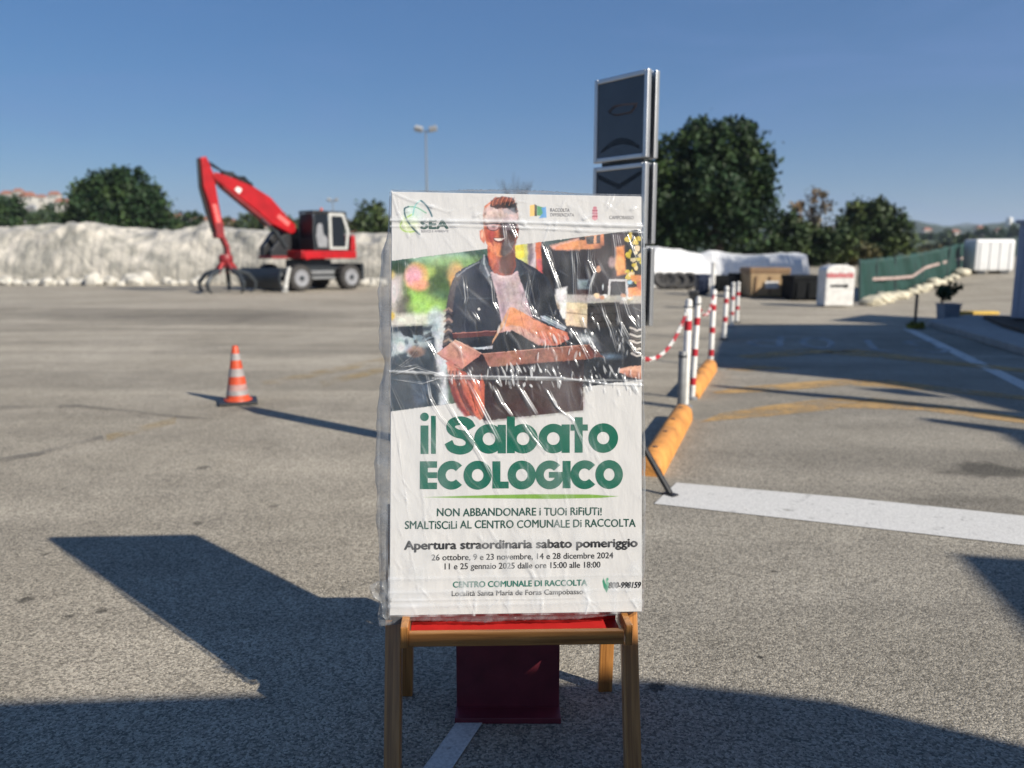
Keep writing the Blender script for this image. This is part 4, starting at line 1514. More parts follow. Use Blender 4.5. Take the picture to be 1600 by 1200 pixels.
for i in range(n_r):
    yq = 306 + 652 * i / (n_r - 1)
    e_ = np.interp(yq, [306, 330, 360, 420, 520, 575, 600, 680, 800, 900, 958], [1, 4, 6, 4, 6, 3, 2.5, 5, 6, 4, 2]) / 570
    b = pl(1003, yq)
    for k in range(9):
        a_ = math.pi * k / 8
        w_ = .0008 * math.sin(yq * .19 + 5 * k)
        vs_.append((PW + .003 + (e_ + w_) * math.sin(a_), -0.004 + 0.040 * k / 8, b.z))
np_mesh('loose_film_edge', np.array(vs_), grid_quads(9, n_r), M['film_side'], poster)
vs_, n_c = [], 200
for i in range(n_c):
    xq = 612 + 390 * i / (n_c - 1)
    hh = np.interp(xq, [612, 690, 720, 780, 850, 880, 900, 1003], [0, .2, 4.5, 6, 5.5, 4, 1.5, .6]) / 570
    b = pl(xq, np.interp(xq, [612, 1003], [299, 306.5]))
    for k in range(9):
        a_ = math.pi * k / 8
        w_ = .0012 * math.sin(xq * .9 + k) + .0012 * math.sin(xq * .37 + 2 * k)
        vs_.append((b.x, -0.004 + .040 * k / 8, b.z + .0035 + (hh + w_ * .8) * math.sin(a_)))
np_mesh('top_film_ruffle', np.array(vs_), grid_quads(9, n_c), M['film_side'], poster)
vs_ = []
for i in range(n_c):
    xq = 592 + 372 * i / (n_c - 1)
    dr = np.interp(xq, [592, 610, 640, 700, 760, 800, 900, 964], [16, 14, 8, 9, 12, 9, 9, 3]) / 570
    b = pl(xq, np.interp(xq, [608, 1002], [962.5, 957]))
    for k in range(10):
        t = k / 9
        w_ = .004 * math.sin(xq * .31 + 3 * t) + .003 * math.sin(xq * .83 + 6 * t) + .002 * math.sin(xq * 1.7)
        vs_.append((b.x + .003 * math.sin(7 * t + xq * .2), -.004 + .03 * t + w_ * t, b.z - .003 - dr * math.sin(math.pi * min(.75, t))))
np_mesh('gathered_film_hem', np.array(vs_), grid_quads(10, n_c), M['film_side'], poster)
vs_ = []
for i in range(40):
    for k in range(14):
        s_, t = i / 39, k / 13
        xq = 612 - (34 * s_ * (1 - .55 * t)) - 3 * math.sin(9 * t)
        yq = 905 + 62 * t + 10 * s_ * math.sin(2.2 * t + 1)
        b = pl(xq, yq)
        vs_.append((b.x, .006 + .012 * math.sin(11 * s_ + 5 * t) + .008 * math.sin(23 * t + 4 * s_), b.z))
np_mesh('film_tuft', np.array(vs_), grid_quads(14, 40), M['film_side'], poster)

# ------------------------------------------------------------------ easel
easel = empty('wooden_easel', (0, 2.0, 0), 'varnished pine childrens easel with red tray standing under the wrapped poster', 'easel')


def leg_bar(name, top, bot, w, d, m, parent):
    """square timber from bot to top (world points), local to parent"""
    o0 = parent.location
    a_, b_ = Vector(bot), Vector(top)
    t = (b_ - a_).normalized()
    x = Vector((1, 0, 0))
    x = (x - t * x.dot(t)).normalized()
    y = t.cross(x)
    Lh = (b_ - a_).length
    mb = MB()
    mb.box((0, 0, Lh / 2), (w, d, Lh))
    o = mb.build(name, m, parent, bevel=0.004)
    o.matrix_local = Matrix.Translation(a_ - o0) @ Matrix((x, y, t)).transposed().to_4x4()
    return o


# front legs: in line with the back of the poster
def back_of(x, y, off):
    return P_MAT @ Vector((pl(x, y).x, off, pl(x, y).z))


for pxx, ytop in ((613.5, 968), (988.5, 958)):
    p_hi = back_of(pxx + (2 if pxx < 800 else -1), 800, 0.052)
    p_lo = back_of(pxx, 958, 0.054)
    d_ = (p_lo - p_hi).normalized()
    foot = p_lo + d_ * (p_lo.z / -d_.z)
    foot.y -= 0.07
    foot.x = (pxx - 800) / F_PX * (foot - EYE).dot(FWD)
    p_hi = p_lo + (p_lo - foot) * ((p_hi.z - p_lo.z) / p_lo.z)
    wd = 27.0 / F_PX * p_lo.y
    leg_bar('front_leg', p_hi, foot, wd, 0.034, M['wood'], easel)
    if pxx > 800: right_front = (p_hi, foot)
    else: left_front = (p_hi, foot)
for pxx, py_, w_ in ((636, 1084, 15), (945, 1077, 23)):
    foot = gp(pxx, py_)
    src = left_front if pxx < 800 else right_front
    top = src[0] + Vector((0.03 if pxx < 800 else -0.03, 0.06, 0))
    leg_bar('rear_leg', top, foot, 0.043 if w_ > 20 else 0.036, 0.03, M['wood'], easel)
mb = MB()
mb.box((0, 0, 0), (0.60, 0.012, 0.20))
rb_ = mb.build('rear_board', M['white'], easel, bevel=.002)  # unseen behind the poster, added and sized for the shadow it casts
rb_.location = Vector((0.035, 2.285, 0.625)) - easel.location
# cross rail behind the poster
a_, b_ = left_front[0], right_front[0]
leg_bar('top_rail', b_ + Vector((0, 0, -.05)), a_ + Vector((0, 0, -.05)), 0.03, 0.02, M['wood'], easel)
# tray
A, B = back_of(640, 990, -0.045), back_of(969, 986, -0.045)
ax = (B - A).normalized()
ay = Vector((-ax.y, ax.x, 0)).normalized()
az = ax.cross(ay)
TM = Matrix.Translation(A - easel.location) @ Matrix((ax, ay, az)).transposed().to_4x4()
TLN = (B - A).length


def tray_part(name, c, size, m, bevel=.003, rot=None):
    mb = MB()
    mb.box((0, 0, 0), size, rot)
    o = mb.build(name, m, easel, bevel=bevel)
    o.matrix_local = TM @ Matrix.Translation(c)
    return o


o = tray_part('tray_rail', (TLN / 2, 0, 0), (TLN, 0.018, 0.038), M['wood_rail'])
o = tray_part('tray_end', (-0.010, 0.045, 0.008), (0.020, 0.115, 0.058), M['wood'])
o = tray_part('tray_end', (TLN + 0.012, 0.045, 0.008), (0.018, 0.115, 0.056), M['wood'])
o = tray_part('tray_base', (TLN / 2, 0.055, -0.006), (TLN - 0.004, 0.09, 0.012), M['red_plastic'])
o = tray_part('tray_back', (TLN / 2, 0.103, 0.022), (TLN - 0.004, 0.008, 0.066), M['red_plastic'])

# ------------------------------------------------------------------ maroon box under the easel
g0, g1 = gp(712, 1127), gp(875, 1126)
box_w = (g1 - g0).length
mbox = empty('metal_box', (g0 + g1) / 2, 'dark maroon metal box with a projecting foot, on the asphalt between the easel legs', 'metal box')
mb = MB()
mb.box((0, 0.12, 0.145), (box_w, 0.15, 0.285))
mb.build('body', M['maroon'], mbox, bevel=.004)
mb = MB()
mb.box((0, 0.085, 0.009), (box_w + .004, 0.20, 0.018))
mb.build('foot_plate', M['maroon'], mbox, bevel=.002)
mb = MB()
mb.box((0, 0.12, 0.294), (box_w + .008, 0.158, 0.012))
mb.build('lid', M['maroon'], mbox, bevel=.003)


def gh(px, py):
    """point of the terrain seen at a photo pixel (marches along the ray)"""
    d = ray(px, py)
    t = 1.0
    while t < 400:
        p = EYE + d * t
        if p.z <= float(ground_h(p.x, p.y)): return p
        t += 0.02 + t * 0.0005
    return EYE + d * 400


# ------------------------------------------------------------------ sign totem
q0, q1 = gp(588, 685), gp(395, 635)
sh = Vector((SUN.x, SUN.y, 0)).normalized()
dr = ray(966, 700)
k_ = dr.x / dr.y
mid = (q0 + q1) / 2
t_ = (k_ * mid.y - mid.x) / (sh.x - k_ * sh.y)
tb = mid + sh * t_
ux = Vector((0.63, -0.777, 0))            # from the far left edge to the near right edge
uy = Vector((0.777, 0.63, 0))             # thickness, away from the camera
totem = empty('sign_totem', (tb.x, tb.y, 0), 'tall stack of slate grey framed sign panels on a post behind the wrapped poster', 'sign')
totem.matrix_world = Matrix.Translation((tb.x, tb.y, 0)) @ Matrix((ux, uy, Vector((0, 0, 1)))).transposed().to_4x4()
PWD = 0.40
xr = tb + ux * PWD / 2 - uy * 0.035


def zt_at(py):
    d = ray(1012, py)
    return EYE.z + d.z / d.y * xr.y


tiers = [(zt_at(246), zt_at(107)), (zt_at(381), zt_at(253)), (zt_at(511), zt_at(387))]
for ti, (z0, z1) in enumerate(tiers):
    zc, zh = (z0 + z1) / 2, z1 - z0
    for sgn in (-1, 1):
        yc = 0.033 * sgn
        mb = MB()
        t = 0.026
        mb.box((-PWD / 2 + t / 2, yc, zc), (t, .030, zh))
        mb.box((PWD / 2 - t / 2, yc, zc), (t, .030, zh))
        mb.box((0, yc, z1 - t / 2), (PWD - 2 * t, .030, t))
        mb.box((0, yc, z0 + t / 2), (PWD - 2 * t, .030, t))
        fr = mb.build('frame', M['alu'], totem, bevel=.005)
        mb = MB()
        mb.box((0, yc + .002 * sgn, zc), (PWD - 2 * t, .012, zh - 2 * t))
        sh_ = mb.build('sign_sheet', M['panel'], fr)
        if sgn < 0:
            y0 = yc - .0064 - .0016
            mb = MB()
            W_ = PWD - 2 * t
            fx = lambda a, b: (-W_ / 2 + a * W_, y0, z0 + t + b * (zh - 2 * t))
            if ti == 0:
                out_ = [(.22, .62), (.34, .68), (.55, .685), (.86, .66), (.83, .60), (.74, .535), (.40, .53), (.24, .585)]
                inn = [(.31, .615), (.38, .648), (.55, .655), (.78, .64), (.76, .60), (.70, .565), (.42, .56), (.30, .592)]
                mb.add([fx(*p) for p in out_] + [fx(*p) for p in inn], [(i, (i + 1) % 8, 8 + (i + 1) % 8, 8 + i) for i in range(8)])
                mb.build('sticker', M['panel_edge'], sh_)
                mb = MB()
                arc_ = [(.08 + .84 * i / 12, .10 + .14 * math.sin(math.pi * i / 12)) for i in range(13)]
                low_ = [(.92 - .84 * i / 12, .06 + .09 * math.sin(math.pi * (12 - i) / 12)) for i in range(13)]
                mb.add([fx(*p) for p in arc_ + low_], [tuple(range(26))])
                mb.build('sticker', M['panel_dark'], sh_)
            elif ti == 1:
                mb.add([fx(.02, .97), fx(.5, .80), fx(.98, .97), fx(.98, .90), fx(.5, .72), fx(.02, .90)], [(0, 1, 4, 5), (1, 2, 3, 4)])
                mb.build('sticker', M['panel_dark'], sh_)
zt0, zt1 = tiers[2][0], tiers[0][1]
mb = MB()
mb.box((0, 0, zt1 / 2 - .01), (.045, .030, zt1 - .02))
mb.build('post', M['dark_steel'], totem, bevel=.004)
for z_ in (tiers[0][0] - .012, tiers[1][0] - .010, tiers[2][0] + .05):
    mb = MB()
    mb.box((0, 0, z_), (PWD * .8, .034, .022))
    mb.build('cross_bar', M['dark_steel'], totem)
e_ = gp(1047, 774)
for vv_ in (e_ - tb, Vector((-(e_ - tb).x, -(e_ - tb).y, 0)), Vector((-(e_ - tb).y, (e_ - tb).x, 0)), Vector(((e_ - tb).y, -(e_ - tb).x, 0))):
    l_ = Vector((vv_.dot(ux), vv_.dot(uy), 0))
    mb = MB()
    mb.tube([l_ + Vector((0, 0, .012)), l_ * .04 + Vector((0, 0, .46))], .017, 8)
    mb.box(l_ + Vector((0, 0, .006)), (.08, .05, .012))
    mb.build('brace', M['black'], totem)

# ------------------------------------------------------------------ striped posts, kerbs, chains
def striped_post(top, base, r, bands, label, grey_foot=False, dark_base=False):
    b = gp(*base)
    d = ray(*top)
    tp = EYE + d * (b.y / d.y)
    h = tp.z
    root = empty('striped_post', b, label, 'bollard post', 'red and white posts along the lane')
    lean = Vector((tp.x - b.x, 0, h))
    f = lambda py: (CAM_H + (lambda q: q.z / q.y)(ray(base[0], py)) * b.y)
    mb = MB()
    mb.tube([Vector((0, 0, 0)), lean * .98, lean], [r, r, r * .6], 14)
    mb.build('pole', M['white'], root, True)
    for y0, y1 in bands:
        z0, z1 = f(y1), f(y0)
        mb = MB()
        mb.tube([lean * (z0 / h), lean * (z1 / h)], r * 1.05, 14)
        mb.build('red_band', M['red'], root, True)
    mb = MB()
    mb.lathe([(r * 2.2, 0), (r * 2.2, .012), (r * 1.3, .03)], 16)
    mb.build('base_flange', M['black'] if dark_base else M['galv'], root)
    mb = MB()
    ring_p = [(lean.x * .93 + (r * 1.25) * math.cos(a), (r * 1.25) * math.sin(a), lean.z * .93) for a in [2 * math.pi * i / 10 for i in range(11)]]
    mb.tube(ring_p, .006, 6)
    mb.build('chain_ring', M['galv'], root)
    return root, b + lean * .93, b


p1, h1, b1 = striped_post((1076.5, 467), (1070, 636), .031, [(501, 516)], 'nearest striped post, behind the grey steel stub at the end of the near orange kerb')
p2, h2, b2 = striped_post((1091.5, 463), (1081, 624), .026, [(496, 508), (545, 556), (590, 601)], 'second nearest striped post, three red bands, at the near end of the far kerb')
p3, h3, b3 = striped_post((1116, 452), (1110, 571), .032, [(476, 485), (511, 520), (546, 556)], 'three-banded striped post at the far end of the far orange kerb')
p4, h4, b4 = striped_post((1136, 447), (1131, 531), .034, [(466, 474), (495, 503)], 'striped post with black base standing alone in shade beyond the orange kerbs', dark_base=True)
p5, h5, b5 = striped_post((1146, 441), (1143, 511), .036, [(463, 469), (487, 492)], 'second farthest striped post, close to the last one')
p6, h6, b6 = striped_post((1154, 440), (1151, 504), .036, [(456, 462), (478, 484)], 'farthest striped post in the row, in front of the black skip', dark_base=True)
# grey steel stub
b = gp(1064, 638)
stub = empty('steel_bollard', b, 'short grey steel tube bollard in front of the nearest striped post', 'bollard')
hz = CAM_H + (lambda q: q.z / q.y)(ray(1065, 549)) * b.y
mb = MB()
mb.lathe([(.036, 0), (.036, hz - .01), (.030, hz), (.006, hz)], 16)
mb.build('tube', M['galv'], stub, True)
mb = MB()
mb.lathe([(.040, hz - .05), (.040, hz - .035)], 16)
mb.build('collar', M['dark_steel'], stub, True)


def chain(name, a, b, sag, label, n):
    """plastic chain: oval links in red and white runs"""
    root = empty(name, a, label, 'chain', 'plastic chains between the posts')
    runs = {}
    pts = [a.lerp(b, i / n) + Vector((0, 0, -sag * 4 * (i / n) * (1 - i / n))) - a for i in range(n + 1)]
    for i in range(n):
        p, q = pts[i], pts[i + 1]
        t = (q - p)
        L_ = t.length
        t = t.normalized()
        s_ = t.cross(Vector((0, 0, 1))).normalized()
        w = s_ if i % 2 else t.cross(s_).normalized()
        c = (p + q) / 2
        loop = [c + t * (math.cos(a_) * L_ * .68) + w * (math.sin(a_) * .0125) for a_ in [2 * math.pi * k / 10 for k in range(11)]]
        runs.setdefault(i // 5, MB()).tube(loop, .0052, 6, False)
    for k, mb in runs.items():
        mb.build('red_links' if k % 2 else 'white_links', M['red' if k % 2 else 'white'], root, True)


hook = tb + Vector((0.02, 0, zt0 - .12))
low = at(1021, 551, 5.9)
chain('plastic_chain', h1, hook, 0.5 * (h1.z + hook.z) - low.z, 'red and white plastic chain sagging from the nearest striped post towards the wrapped poster', 66)
chain('plastic_chain', h2, h3, 0.17, 'red and white plastic chain hanging between the second nearest post and the next one', 60)


def kerb(p_near, p_far, w, h, label):
    a, b = gp(*p_near), gp(*p_far)
    d = (b - a)
    Lk = d.length
    root = empty('orange_kerb', a, label, 'kerb', 'orange rubber kerbs along the lane')
    n = Vector((-d.y, d.x, 0)).normalized()
    rings = []
    prof_ = [(math.cos(math.pi * k / 12), math.sin(math.pi * k / 12)) for k in range(13)]
    st = [(0, .55), (.015, .86), (.05, 1), (.5, 1), (.95, 1), (.985, .86), (1, .55)]
    st = [(0, .6), (.012, .9), (.04, 1), (.485, 1), (.4925, .955), (.5, 1), (.96, 1), (.988, .9), (1, .6)]
    vs_, fs_ = [], []
    for s_, k in st:
        for c, z in prof_:
            cc = math.copysign(abs(c) ** .8, c)
            vs_.append(d * s_ + n * (w / 2 + cc * w / 2 * (0.9 + .1 * k)) + Vector((0, 0, h * k * (z ** .75))))
    m_ = len(prof_)
    for i in range(len(st) - 1):
        for k in range(m_ - 1):
            fs_.append((i * m_ + k, i * m_ + k + 1, (i + 1) * m_ + k + 1, (i + 1) * m_ + k))
    fs_.append(tuple(range(m_)))
    fs_.append(tuple(range((len(st) - 1) * m_, len(st) * m_))[::-1])
    mb = MB()
    mb.add(vs_, fs_)
    mb.build('rubber_body', M['kerb'], root, True)
    for s_ in (.12, .38, .62, .88):
        c = d * s_ + n * (w / 2)
        mb = MB()
        mb.lathe([(.016, h - .012), (.016, h + .003)], 10, c)
        mb.build('bolt_head', M['dark_steel'], root)
    return root


kerb((1036, 746), (1083, 655), .165, .135, 'near orange rubber kerb lying beside the wrapped poster, at the end of the white stop line')
kerb((1092, 624), (1121, 579), .17, .14, 'far orange rubber kerb lying between two striped posts')

# ------------------------------------------------------------------ traffic cone
b = gp(372, 629)
cone = empty('traffic_cone', b, 'orange and white banded traffic cone on a black base alone on the yard', 'traffic cone', rz=math.radians(20))
H_c = CAM_H + (lambda q: q.z / q.y)(ray(372, 541)) * b.y
ra, rb = 0.105, 0.026
rad = lambda z: ra + (rb - ra) * (z - .03) / (H_c - .03)
mb = MB()
mb.box((0, 0, .014), (.34, .34, .028))
mb.build('base', M['black'], cone, bevel=.012)
bands = [(.0, .10, 'cone_orange'), (.10, .19, 'cone_white'), (.19, .30, 'cone_white'), (.30, .445, 'cone_orange'), (.445, .59, 'cone_white'), (.59, .745, 'cone_orange'), (.745, .87, 'cone_white'), (.87, 1.0, 'cone_orange')]
M['cone_grey'] = mat('scuffed_pinkish_sleeve', (0.33, 0.19, 0.17), 0.6, var=0.3, scale=14)
for i, (t0, t1, mm) in enumerate(bands):
    z0, z1 = .028 + t0 * (H_c - .028), .028 + t1 * (H_c - .028)
    if i == 2: mm = 'cone_grey'
    bulge = .0022 if 'white' in mm else 0
    mb = MB()
    pr = [(rad(z0) + bulge, z0), (rad(z1) + bulge, z1)]
    if i == len(bands) - 1: pr += [(rb * .8, z1 + .006), (rb * .35, z1 + .006)]
    mb.lathe(pr, 28)
    mb.build('orange_band' if mm == 'cone_orange' else 'white_band', M[mm], cone, True)
mb = MB()
mb.lathe([(ra + .022, .028), (ra + .016, .040), (ra - .004, .044)], 28)
mb.build('collar', M['cone_orange'], cone, True)

# ------------------------------------------------------------------ excavator
YAW = math.radians(50)
EF = Vector((-math.cos(YAW), -math.sin(YAW), 0))
EL = Vector((math.sin(YAW), -math.cos(YAW), 0))
EC = gp(507, 453.6) - EL * 0.92
exc = empty('excavator', EC, 'red wheeled excavator with raised boom and dark cab beside the grey tarped heap', 'excavator', rz=math.atan2(EF.y, EF.x))


def ev(zx, zy, off=0.0):
    """local (x, z) of a point in the plane y = off, from zoomed photo coordinates"""
    d = ray(280 + zx / 4.615, 220 + zy / 4.615)
    c = EC + EL * off
    t = (c - EYE).dot(EL) / d.dot(EL)
    p = EYE + d * t - EC
    return (p.dot(EF), p.z)


XZ = lambda a, b, c: (a, c, b)


def eprism(name, zpts, y0, y1, m, parent=exc, bevel=0.0, off=None):
    off = (y0 + y1) / 2 if off is None else off
    mb = MB()
    mb.prism([ev(x, y, off) for x, y in zpts], y0, y1, XZ)
    return mb.build(name, m, parent, bevel=bevel)


# wheels
for sx in (1.12, -1.12):
    for sy in (1, -1):
        yc = .92 * sy
        mb = MB()
        R_ = .475 if sx > 0 else .47
        mb.lathe([(.27, -.2), (R_ * .86, -.21), (R_ * .97, -.16), (R_, -.08), (R_, .08), (R_ * .97, .16), (R_ * .86, .21), (.27, .2)], 30, (sx, yc, R_), 'y')
        for k in range(18):
            a_ = 2 * math.pi * k / 18
            mb.box((sx + math.cos(a_) * R_, yc, R_ + math.sin(a_) * R_), (.05, .36, .05), Matrix.Rotation(-a_, 3, 'Y'))
        ty = mb.build('wheel', M['tyre'], exc, True)
        mb = MB()
        e_ = yc + .215 * sy
        mb.lathe([(.30, yc + .10 * sy), (.30, e_), (.265, e_ + .006 * sy), (.235, yc + .205 * sy), (.14, yc + .204 * sy), (.12, yc + .212 * sy), (.03, yc + .214 * sy)], 24, (sx, 0, R_), 'y')
        mb.build('rim', M['rim'], ty, True)
        mb = MB()
        mb.lathe([(.10, yc + .213 * sy), (.09, yc + .235 * sy), (.02, yc + .24 * sy)], 14, (sx, 0, R_), 'y')
        mb.build('hub', M['dark_steel'], ty, True)
# undercarriage
mb = MB()
mb.box((0, 0, .62), (2.9, 1.1, .42))
mb.box((1.12, 0, .47), (.22, 1.5, .22))
mb.box((-1.12, 0, .47), (.22, 1.5, .22))
mb.box((0, 0, .98), (1.2, 1.2, .30))
mb.build('undercarriage', M['dark_steel'], exc, bevel=.03)
mb = MB()
mb.box((0, .72, .66), (1.05, .34, .13))
mb.box((0, .74, .46), (1.05, .36, .10))
mb.box((0, .66, .56), (.9, .2, .1))
mb.build('side_step', M['galv'], exc, bevel=.02)
mb = MB()
mb.box((-1.75, 0, .66), (.12, 2.1, .62))
mb.build('rear_stabiliser', M['dark_steel'], exc, bevel=.02)
# dozer blade at the front with its push arms
mb = MB()
pts = [(2.02 + .10 * math.sin(math.pi * t) - .0, .10 + .74 * t) for t in [i / 8 for i in range(9)]]
prof_ = pts + [(x - .07, z) for x, z in reversed(pts)]
mb.prism([(x + .05, z) for x, z in prof_], -1.28, 1.28, XZ)
mb.build('dozer_blade', M['dark_steel'], exc)
for sy in (-.5, .5):
    mb = MB()
    mb.tube([(1.3, sy, .7), (2.02, sy, .35)], .07, 8)
    mb.build('blade_arm', M['dark_steel'], exc)
mb = MB()
mb.tube([(1.62, 1.12, .86), (1.74, 1.14, .55), (1.86, 1.16, .12)], [.07, .075, .09], 10)
mb.lathe([(.13, .02), (.13, .05), (.06, .09)], 14, (1.88, 1.16, 0))
mb.build('stabiliser_leg', M['cream'], exc, True)
# slew ring and deck
mb = MB()
mb.lathe([(.62, 1.10), (.62, 1.24)], 28)
mb.build('slew_ring', M['black'], exc, True)
xb, zb0 = ev(1275, 850, 1.0)[0], ev(1000, 850, 1.0)[1]
xf = ev(880, 850, 1.0)[0]
zb1 = ev(1000, 792, 1.0)[1]
mb = MB()
mb.prism([(xb, zb0), (xf, zb0), (xf, zb1), (xb, zb1)], -1.05, 1.05, XZ)
mb.build('deck', M['exc_red'], exc, bevel=.04)
xcr = ev(1225, 700, 1.0)[0]
zc1 = ev(1250, 680, 1.0)[1]
mb = MB()
mb.prism([(xb, zb1 + .003), (xcr - .03, zb1 + .003), (xcr - .10, zc1), (xb + .04, zc1)], -1.05, 1.05, XZ)
mb.build('counterweight', M['exc_red'], exc, bevel=.06)
xc0, xc1 = ev(1222, 790, .98)[0], ev(975, 790, .98)[0]
mb = MB()
mb.prism([(xcr + .0, zb1 + .003), (xf + .02, zb1 + .003), (xf + .02, zb1 + .55), (xf - .5, zc1 + .25), (xcr, zc1 + .22)], -1.04, -.34, XZ)
mb.build('engine_cover', M['black'], exc, bevel=.04)
# dark guard round the boom foot
xg = ev(625, 800, -.2)[0]
mb = MB()
mb.prism([(xf - .1, zb0 + .02), (xg, zb0 + .03), (xg, zb0 + .42), (xg - .55, zb0 + 1.05), (xf - .1, zb0 + 1.0)], -.62, -.30, XZ)
mb.prism([(xf - .1, zb0 + .02), (xg, zb0 + .03), (xg, zb0 + .30), (xg - .55, zb0 + .85), (xf - .1, zb0 + .9)], .00, .16, XZ)
mb.build('boom_foot_guard', M['black'], exc, bevel=.02)
mb = MB()
mb.prism([(xf + .01, zb0), (xg + .03, zb0), (xg + .03, zb0 + .10), (xf + .01, zb0 + .10)], -.66, .20, XZ)
mb.build('front_sill', M['exc_dark_red'], exc, bevel=.02)
mb = MB()
cx_, cz_ = ev(825, 825, 1.0)
mb.lathe([(.16, 1.06), (.16, 1.12), (.05, 1.13)], 16, (xf - .2, 0, cz_), 'y')
mb.build('round_cap', M['exc_red'], exc, True)
# cab
zt_ = ev(1050, 508, .98)[1]
zf_ = zb1 + .02
cab = MB()
cab.box(((xc0 + xc1) / 2, .56, zf_ + .04), (xc1 - xc0, .86, .08))
cab.box((xc1 - .03, .56, zf_ + .24), (.05, .84, .36))
cabo = cab.build('cab', M['black'], exc, bevel=.02)
mb = MB()
mb.prism([(xc0 + .04, zt_ - .09), (xc1 + .02, zt_ - .07), (xc1 - .02, zt_ + .02), (xc0 + .10, zt_ + .02)], .10, 1.01, XZ)
mb.build('cab_roof', M['black'], cabo, bevel=.03)
mb = MB()
for y_ in (.14, .97):
    mb.tube([(xc1 - .03, y_, zf_), (xc1 + .01, y_, zf_ + .7), (xc1 - .05, y_, zt_ - .05)], .035, 6)
    mb.tube([(xc0 + .03, y_, zf_ + .08), (xc0 + .03, y_, zt_ - .4), (xc0 + .12, y_, zt_ - .05)], .04, 6)
mb.build('cab_frame', M['dark_steel'], cabo, True)
# pale door frame on the near side
xd0, xd1 = ev(1215, 790, 1.0)[0], ev(1085, 790, 1.0)[0]
mb = MB()
mb.prism([(xd0, zf_ + .02), (xd1, zf_ + .02), (xd1, zf_ + .12), (xd0, zf_ + .12)], .975, 1.015, XZ)
mb.prism([(xd1 - .12, zf_ + .12), (xd1, zf_ + .12), (xd1, zt_ - .16), (xd1 - .12, zt_ - .16)], .975, 1.015, XZ)
mb.prism([(xd0 + .0, zf_ + .12), (xd0 + .10, zf_ + .12), (xd0 + .02, zf_ + .7), (xd0 + .22, zt_ - .16), (xd0 + .10, zt_ - .16), (xd0 - .10, zf_ + .7)], .975, 1.015, XZ)
mb.prism([(xd0 + .08, zt_ - .16), (xd1, zt_ - .16), (xd1, zt_ - .05), (xd0 + .16, zt_ - .05)], .975, 1.015, XZ)
mb.build('door_frame', M['cream'], cabo, bevel=.01)
mb = MB()
mb.prism([(xd0 + .1, zf_ + .12), (xd1 - .12, zf_ + .12), (xd1 - .12, zt_ - .16), (xd0 + .15, zt_ - .16)], .985, .993, XZ)
mb.build('side_window', M['glass'], cabo)
mb = MB()
mb.prism([(xd1 + .01, zf_ + .1), (xc1 - .05, zf_ + .1), (xc1 - .06, zt_ - .1), (xd1 + .01, zt_ - .1)], .965, .975, XZ)
mb.build('side_window', M['glass'], cabo)
mb = MB()
mb.box((xc1 - .005, .555, (zf_ + .44 + zt_ - .1) / 2), (.012, .76, zt_ - .1 - zf_ - .44))
mb.build('windscreen', M['glass'], cabo)
mb = MB()
mb.prism([ev(x, y, 1.04) for x, y in ((990, 690), (996, 612), (1004, 598), (1024, 594), (1034, 604), (1040, 660), (1050, 684), (1070, 696), (1074, 712), (1072, 770), (1005, 768))], 1.0, 1.03, XZ)
mb.build('pale_plate', M['rim'], cabo, bevel=.012)  # pale upright plate just outside the near side of the cab
mb = MB()
mb.lathe([(.05, zt_ + .02), (.055, zt_ + .10), (.03, zt_ + .14), (.01, zt_ + .145)], 12, (ev(1025, 500, .6)[0], .6, 0))
mb.build('beacon', M['cone_orange'], cabo, True)
# boom, stick, cylinders, grapple
BY = -.07
bo = eprism('boom', [(820, 655), (818, 608), (770, 560), (640, 410), (520, 335), (380, 275), (250, 228), (222, 240), (228, 272), (262, 298), (420, 410), (560, 520), (650, 600), (790, 672)], BY - .19, BY + .19, M['exc_red'], bevel=.03)
mb = MB()
mb.prism([ev(x, y, BY) for x, y in ((300, 318), (420, 414), (560, 524), (650, 604), (640, 612), (545, 535), (410, 426), (296, 330))], BY - .16, BY + .16, XZ)
mb.build('boom_underside', M['exc_dark_red'], bo)
mb = MB()
mb.prism([ev(x, y, BY) for x, y in ((378, 352), (400, 332), (432, 352), (410, 384))], BY + .19, BY + .196, XZ)
mb.build('white_decal', M['white'], bo)
M['decal_pink'] = mat('faded_decal', (0.62, 0.13, 0.12), 0.4)
mb = MB()
mb.prism([ev(x, y, BY) for x, y in ((682, 552), (700, 528), (778, 590), (762, 618))], BY + .19, BY + .196, XZ)
mb.build('decal', M['decal_pink'], bo)
st = eprism('stick', [(140, 125), (178, 112), (196, 150), (236, 250), (252, 350), (275, 480), (306, 640), (312, 690), (268, 700), (250, 640), (200, 440), (160, 330)], BY - .15, BY + .15, M['exc_red'], bevel=.03)
eprism('lower_stick', [(244, 590), (300, 585), (312, 690), (300, 705), (258, 700)], BY - .155, BY + .155, M['exc_dark_red'], st, .02)
mb = MB()
mb.prism([ev(x, y, BY) for x, y in ((222, 460), (250, 455), (282, 585), (256, 592))], BY + .15, BY + .156, XZ)
mb.build('decal', M['decal_pink'], st)
v3 = lambda zx, zy, y=BY: (ev(zx, zy, y)[0], y, ev(zx, zy, y)[1])
mb = MB()
mb.tube([v3(136, 130), v3(150, 340), v3(200, 520), v3(245, 660)], .055, 8)
mb.build('stick_hose', M['black'], st, True)
mb = MB()
mb.tube([v3(520, 318), v3(390, 258)], .085, 10)
mb.tube([v3(390, 258), v3(200, 160)], .035, 8)
mb.build('stick_cylinder', M['black'], bo, True)
mb = MB()
rr2 = random.Random(3)
for k in range(5):
    o_ = (k - 2) * .05
    mb.tube([v3(560, 360, BY + o_), v3(470, 290 - 8 * k, BY + o_), v3(390, 235 + 6 * k, BY + o_), v3(310, 215, BY + o_), v3(215, 150, BY + o_)], .02, 6)
mb.box(v3(345, 240), (.38, .22, .16))
